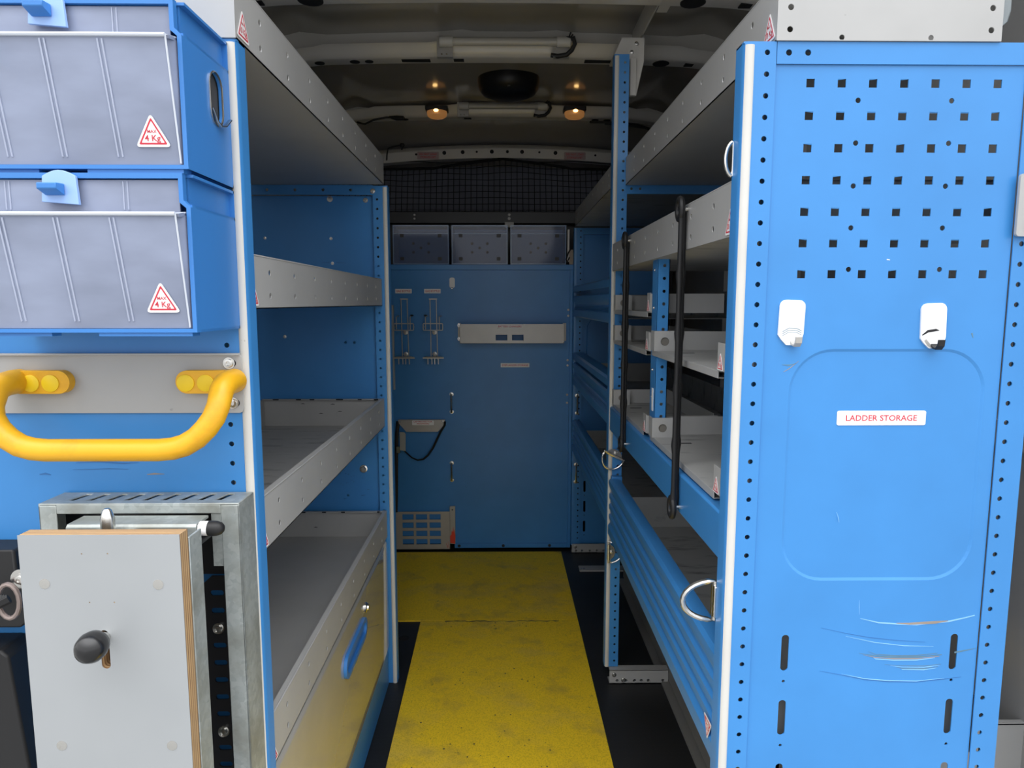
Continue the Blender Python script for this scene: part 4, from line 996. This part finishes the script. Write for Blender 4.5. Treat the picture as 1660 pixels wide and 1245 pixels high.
for cx, cz, n, s_ in ((-.15, .545, 5, .006), (-.135, .45, 5, .012), (-.155, .30, 5, .008)):
    for i in range(n):
        x, z = cx+random.gauss(0, s_), cz+random.gauss(0, s_*1.4)
        m.strip([(x, z), (x+.004, z+.006)], [.0012, .0004], (0, YB+.0059, 0), XU, ZU, .0003)
m.build('scrape', NAVY, [c for c in pw.children if c.name.startswith('panel')][0])

def clearbin(label, x0, x1):
    z0, z1 = 1.2505, 1.412; yf = YB-.005; yb = YB+.14
    t = thing('clear_bin', label, 'storage bin', ((x0+x1)/2, yb, z0), 'clear fronted bins above the end partition'); g = .004
    b = MB(); b.box(x0, x0+.003, yf+.004, yb, z0, z1-.004); b.box(x1-.003, x1, yf+.004, yb, z0, z1-.004); b.box(x0, x1, yb-.003, yb, z0, z1-.004); b.box(x0, x1, yf+.004, yb, z0, z0+.003)
    b.build('housing', DPLB, t)
    f = MB().plate(rect(x0, x1, z0, z1), [rect(x0+g, x1-g, z0+g, z1-g)], (0, yf+.004, 0), XU, ZU, .006); f.box(x0, x1, yf-.001, yf+.004, z1-.036, z1-.034)
    f.build('rim', CLEARE, t)
    MB().box(x0+g, x1-g, yf, yf+.002, z0+g, z1-g).build('cover', CLEAR, t)
    m = MB(); xm = (x0+x1)/2
    for x in (x0+.038, x1-.038):
        for z in (z0+.023, z1-.043): m.box(x-.008, x+.008, yf-.003, yf, z-.007, z+.007)
    m.build('corner_stud', DARK, t, bevel=.001)
    m = MB()
    for dx, dz in ((-.032, .018), (.032, .018), (0, 0), (-.032, -.018), (.032, -.018)):
        m.lathe([(.006, 0), (.006, .0015), (1e-4, .0015)], (xm+dx, yf+.0035, z0+.068+dz), (0, -1, 0), 12)
    m.build('moulded_dot', HOLE, t)
clearbin('clear fronted bin above the end partition, behind the left rack', -.4600, -.2260)
clearbin('clear fronted bin in the middle above the end partition', -.2145, .0205)
clearbin('clear fronted bin above the end partition nearest the right rack', .0320, .2660)
m = MB().box(.272, .280, YB-.002, YB+.02, 1.262, 1.395)
e = thing('corner_switch', 'tan plate and dark cable in the corner beside the clear bins', 'bracket', (.285, YB, 1.25))
m.build('strip', ALU, e); MB().box(.280, .297, YB, YB+.012, 1.2505, 1.312).build('plate', paint('tan_plate', (.33, .27, .22), .5), e, bevel=.001)
MB().tube([(.285, YB-.006, 1.315), (.274, YB-.008, 1.295), (.266, YB-.01, 1.27), (.272, YB-.008, 1.262), (.280, YB-.006, 1.28)], .003, 6).build('cable', BLACK, e)

WIRE = paint('dull_wire', (.55, .54, .52), .35, metal=.5)
def bottle(x, label, lab2):
    t = thing('bottle_holder', label, 'wire holder', (x, YB, .84), 'wire gas bottle holders on the end partition'); y = YB-.002; Wr = .0023
    sx_ = -1 if x < -.35 else 1
    m = MB(); r_ = .0023
    for d in (-.013, .013): m.tube([(x+d, y, 1.105), (x+d*1.05+.003, y-.004, .85)], r_, 6)
    m.box(x-.017, x+.017, y-.003, y, 1.103, 1.108)
    m.tube([(x+a, y-.03, b) for a, b in rrect(-.040, .042, .975, 1.003, .004, 3)], r_, 6, closed=True)
    for d in (-.030, .028):
        m.tube([(x+d, y-.03, .978), (x+d, y-.03, 1.030), (x+d*1.0+.004, y-.02, 1.035), (x+d+.006, y, 1.034)], r_, 6)
    m.tube([(x-.040, y-.03, .99), (x-.038, y, .988)], r_, 6); m.tube([(x+.042, y-.03, .99), (x+.04, y, .988)], r_, 6)
    m.build('wire_frame', WIRE, t)
    m = MB().plate([(-.042, 0), (.042, 0), (.030, .012), (-.030, .012)], [], (x+.003, y-.05, .860), XU, (0, .6, .2), .004)
    m.box(x-.042, x+.046, y-.045, y-.041, .856, .862)
    for d in (-.021, -.004, .008, .023): m.box(x+d-.0018, x+d+.0018, y-.042, y-.038, .832, .862)
    m.build('base_bracket', WIRE, t)
    for z in (.965, .872):
        MB().lathe([(.010, 0), (.010, .002), (.005, .003), (.004, .006), (1e-4, .006)], (x+.004, y-.002, z), (0, -1, 0), 16).build('bolt', WIRE, t)
    MB().ell((x+.034 if sx_ < 0 else x-.031, y-.018, 1.037), .008, .008, .004, 10).build('rubber_tip', BLACK, t)
    sign('GAS BOTTLE label above the %s wire holder' % lab2, (x-.003, YB+.0055, 1.139), .070, .019, [('GAS BOTTLE', 0, .86, .008)])
bottle(-.4180, 'wire gas bottle holder on the end partition, next to the left rack', 'left')
bottle(-.2955, 'wire gas bottle holder on the end partition, under the small white hook', 'right')
t = thing('wall_hook', 'small white hook near the top of the blue end partition', 'hook', (-.214, YB, 1.15))
MB().plate(rrect(-.226, -.203, 1.152, 1.196, .009), [], (0, YB+.005, 0), XU, ZU, .004).build('plate', WHITE, t, bevel=.001)
MB().box(-.219, -.210, YB-.014, YB+.002, 1.146, 1.153).build('hook_tip', CHROME, t, bevel=.002)
# battery charger shelf
t = thing('charger_holder', 'long grey metal trough labelled BATTERY CHARGERS on the end partition', 'holder', (.04, YB, .915))
yf = YB-.06; k = (yf)/YB
m = MB().plate([(-.180, .928), (-.176, .922), (.252, .922), (.256, .928), (.256, 1.002), (-.180, 1.002)], [rect(-.030, .018, .934, .957), rect(.038, .086, .934, .957)], (0, yf, 0), XU, ZU, .0015)
m.box(-.180, .256, yf, YB+.005, .921, .9225); m.box(-.1815, -.180, yf, YB+.005, .922, 1.002); m.box(.256, .2575, yf, YB+.005, .922, 1.002)
m.box(-.192, -.180, YB+.001, YB+.004, .928, 1.004); m.box(.256, .27, YB+.001, YB+.004, .928, 1.004)
m.build('trough', ALU, t, bevel=.0006)
for x in (-.112, .026, .165): bolt(t, (x, yf+.03, .9215), (0, 0, -1), .004, .003)
for z in (.995, .937): bolt(t, (-.187, YB, z), (0, -1, 0), .0055, .003)
sign(None, (.029, yf-.0012, .992), .108, .017, [('BATTERY CHARGERS', 0, .9, .0075)], parent=t, name='label')
sign('STEP LADDER STORAGE label below the grey charger trough', (.052, YB+.0055, .8235), .124, .018, [('STEP LADDER STORAGE', 0, .9, .008)])
def eye(x, z, label, y=None):
    y = YB+.006 if y is None else y
    t = thing('anchor_bar', label, 'anchor', (x, y, z), 'small zinc anchor bars')
    MB().tube([(x, y, z+.038), (x, y-.014, z+.036), (x, y-.016, z+.028), (x, y-.016, z-.028), (x, y-.014, z-.036), (x, y, z-.038)], .0045, 8).build('rod', CHROME, t)
    for d in (.038, -.038): bolt(t, (x, y, z+d), (0, -1, 0), .0065, .005)
eye(-.222, .660, 'zinc anchor bar on the end partition, upper of the left pair')
eye(-.224, .357, 'zinc anchor bar on the end partition, lower of the left pair')
eye(.317, .657, 'zinc anchor bar on the far right frame post, upper one', y=YB-.02)
eye(.315, .355, 'zinc anchor bar on the far right frame post, lower one', y=YB-.02)
# belt bracket
t = thing('belt_bracket', 'grey tapered bracket with hanging black belt on the end partition', 'bracket', (-.35, YB, .54))
m = MB().plate([(-.452, .588), (-.448, .572), (-.418, .537), (-.282, .537), (-.252, .568), (-.250, .588)], [], (0, YB-.008, 0), XU, ZU, .002); m.box(-.452, -.25, YB-.009, YB+.005, .587, .589); m.build('plate', ALU, t)
for x in (-.443, -.26): bolt(t, (x, YB-.010, .582), (0, -1, 0), .003, .002)
sign(None, (-.345, YB-.0108, .5765), .094, .021, [('LAP PROTECTOR', .0045, .85, .0055), ('POSITION', -.0045, .55, .0055)], parent=t, name='label')
MB().tube([(-.2505, YB-.012, .582), (-.252, YB-.014, .565), (-.268, YB-.016, .54), (-.285, YB-.018, .505), (-.302, YB-.018, .468), (-.325, YB-.018, .435), (-.345, YB-.018, .418), (-.370, YB-.018, .414), (-.395, YB-.018, .425), (-.418, YB-.018, .447), (-.436, YB-.018, .465)], .0075, 8, flat=.35, up=(0, 0, 1)).build('belt', BLACK, t)
MB().tube([(-.452, YB-.006, .582), (-.458, YB-.010, .53), (-.462, YB-.012, .45), (-.464, YB-.012, .35), (-.467, YB-.012, .25), (-.470, YB-.010, .18)], .008, 8, flat=.3, up=(1, 0, 0)).build('hanging_belt', BLACK, t)
MB().plate([(-.444, .46), (-.420, .455), (-.418, .53), (-.424, .538), (-.444, .54)], [], (0, YB-.024, 0), XU, ZU, .004).build('buckle', paint('pale_buckle', (.42, .42, .38), .4), t, bevel=.001)
MB().box(-.459, -.444, YB-.028, YB-.02, .447, .475).build('buckle_end', paint('olive_buckle', (.16, .17, .12), .5), t, bevel=.001)
# grille
t = thing('vent_grille', 'grey plate with twelve rectangular windows at floor level of the end partition', 'grille', (-.355, YB, .01))
hs = [rect(-.4425+.0595*i, -.3935+.0595*i, .1445-.0375*j, .169-.0375*j) for i in range(3) for j in range(4)]
MB().plate(rect(-.480, -.2355, .010, .180), hs, (0, YB-.004, 0), XU, ZU, .002).build('plate', ALU, t)
vb = MB().box(-.2345, -.2105, YB-.012, YB+.001, .035, .205); vb = vb.build('upright_strip', ALU, t, bevel=.001)
MB().lathe([(.003, 0), (.003, .0006)], (-.2225, YB-.012, .19), (0, -1, 0), 10).build('hole', HOLE, vb)
m = MB(); pp = (0, YB-.0122, 0)
m.plate([(-.2335, .040), (-.212, .036), (-.2108, .075), (-.213, .085), (-.214, .104), (-.2165, .088), (-.219, .118), (-.222, .09), (-.226, .096), (-.228, .078), (-.2335, .072)], [], pp, XU, ZU, .0003); m.build('orange_paint', ORANGE, vb)
m = MB(); m.strip([(-.243, .045), (-.240, .02), (-.237, .013)], [.001, .003, .001], (0, YB-.0061, 0), XU, ZU, .0003); m.strip([(-.252, .036), (-.247, .025), (-.245, .013)], [.001, .003, .001], (0, YB-.0061, 0), XU, ZU, .0003)
m.build('orange_paint', paint('faint_orange_paint', (.55, .12, .08), .5), t)

# ------------------------------------------------------------------ floor covering
m = MB().plate([(-.272, .70), (.262, .70), (.259, 1.5), (.257, 2.2485), (-.284, 2.2485), (-.277, 1.5)], [], (0, 0, 0), XU, YU, .004)
tag(m.build('floor_mat', YMAT), 'long yellow non-slip floor strip down the aisle', 'floor mat')
m = MB().plate([(-.78, 2.2515), (.257, 2.2515), (.254, 2.905), (-.78, 2.905)], [], (0, 0, 0), XU, YU, .004)
tag(m.build('floor_mat', YMAT), 'yellow non-slip floor sheet in front of the blue end partition', 'floor mat')
sm = [o for o in bpy.data.objects if o.name == 'floor_mat'][0]
m = MB(); random.seed(5)
pts = [(-.20+.0135*i, 2.2435+random.uniform(-.003, .003)) for i in range(30)]
m.strip(pts, [.0015+random.random()*.006 for _ in pts], (0, 0, .0040), XU, YU, .0002)
m.build('seam_grime', paint('dark_grime', (.10, .085, .04), .8), sm)
m = MB()
for i in range(70):
    x = random.choice((-.12, -.02, .05, -.2))+random.gauss(0, .05); y = random.choice((1.52, 1.62, 1.9, 2.22))+random.gauss(0, .05)
    if -.26 < x < .245 and .8 < y < 2.24: m.plate(circ(x, y, random.uniform(.0008, .0028), 6), [], (0, 0, .0040), XU, YU, .0002)
m.build('mud_specks', bpy.data.materials['dark_grime'], sm)['kind'] = 'stuff'
MB().lathe([(.017, 0), (.017, .0008)], (-.325, 2.135, 0), ZU, 20).build('floor_plug', HOLE)
tag([o for o in bpy.data.objects if o.name == 'floor_plug'][0], 'small dark round plug in the black floor beside the left rack', 'plug')
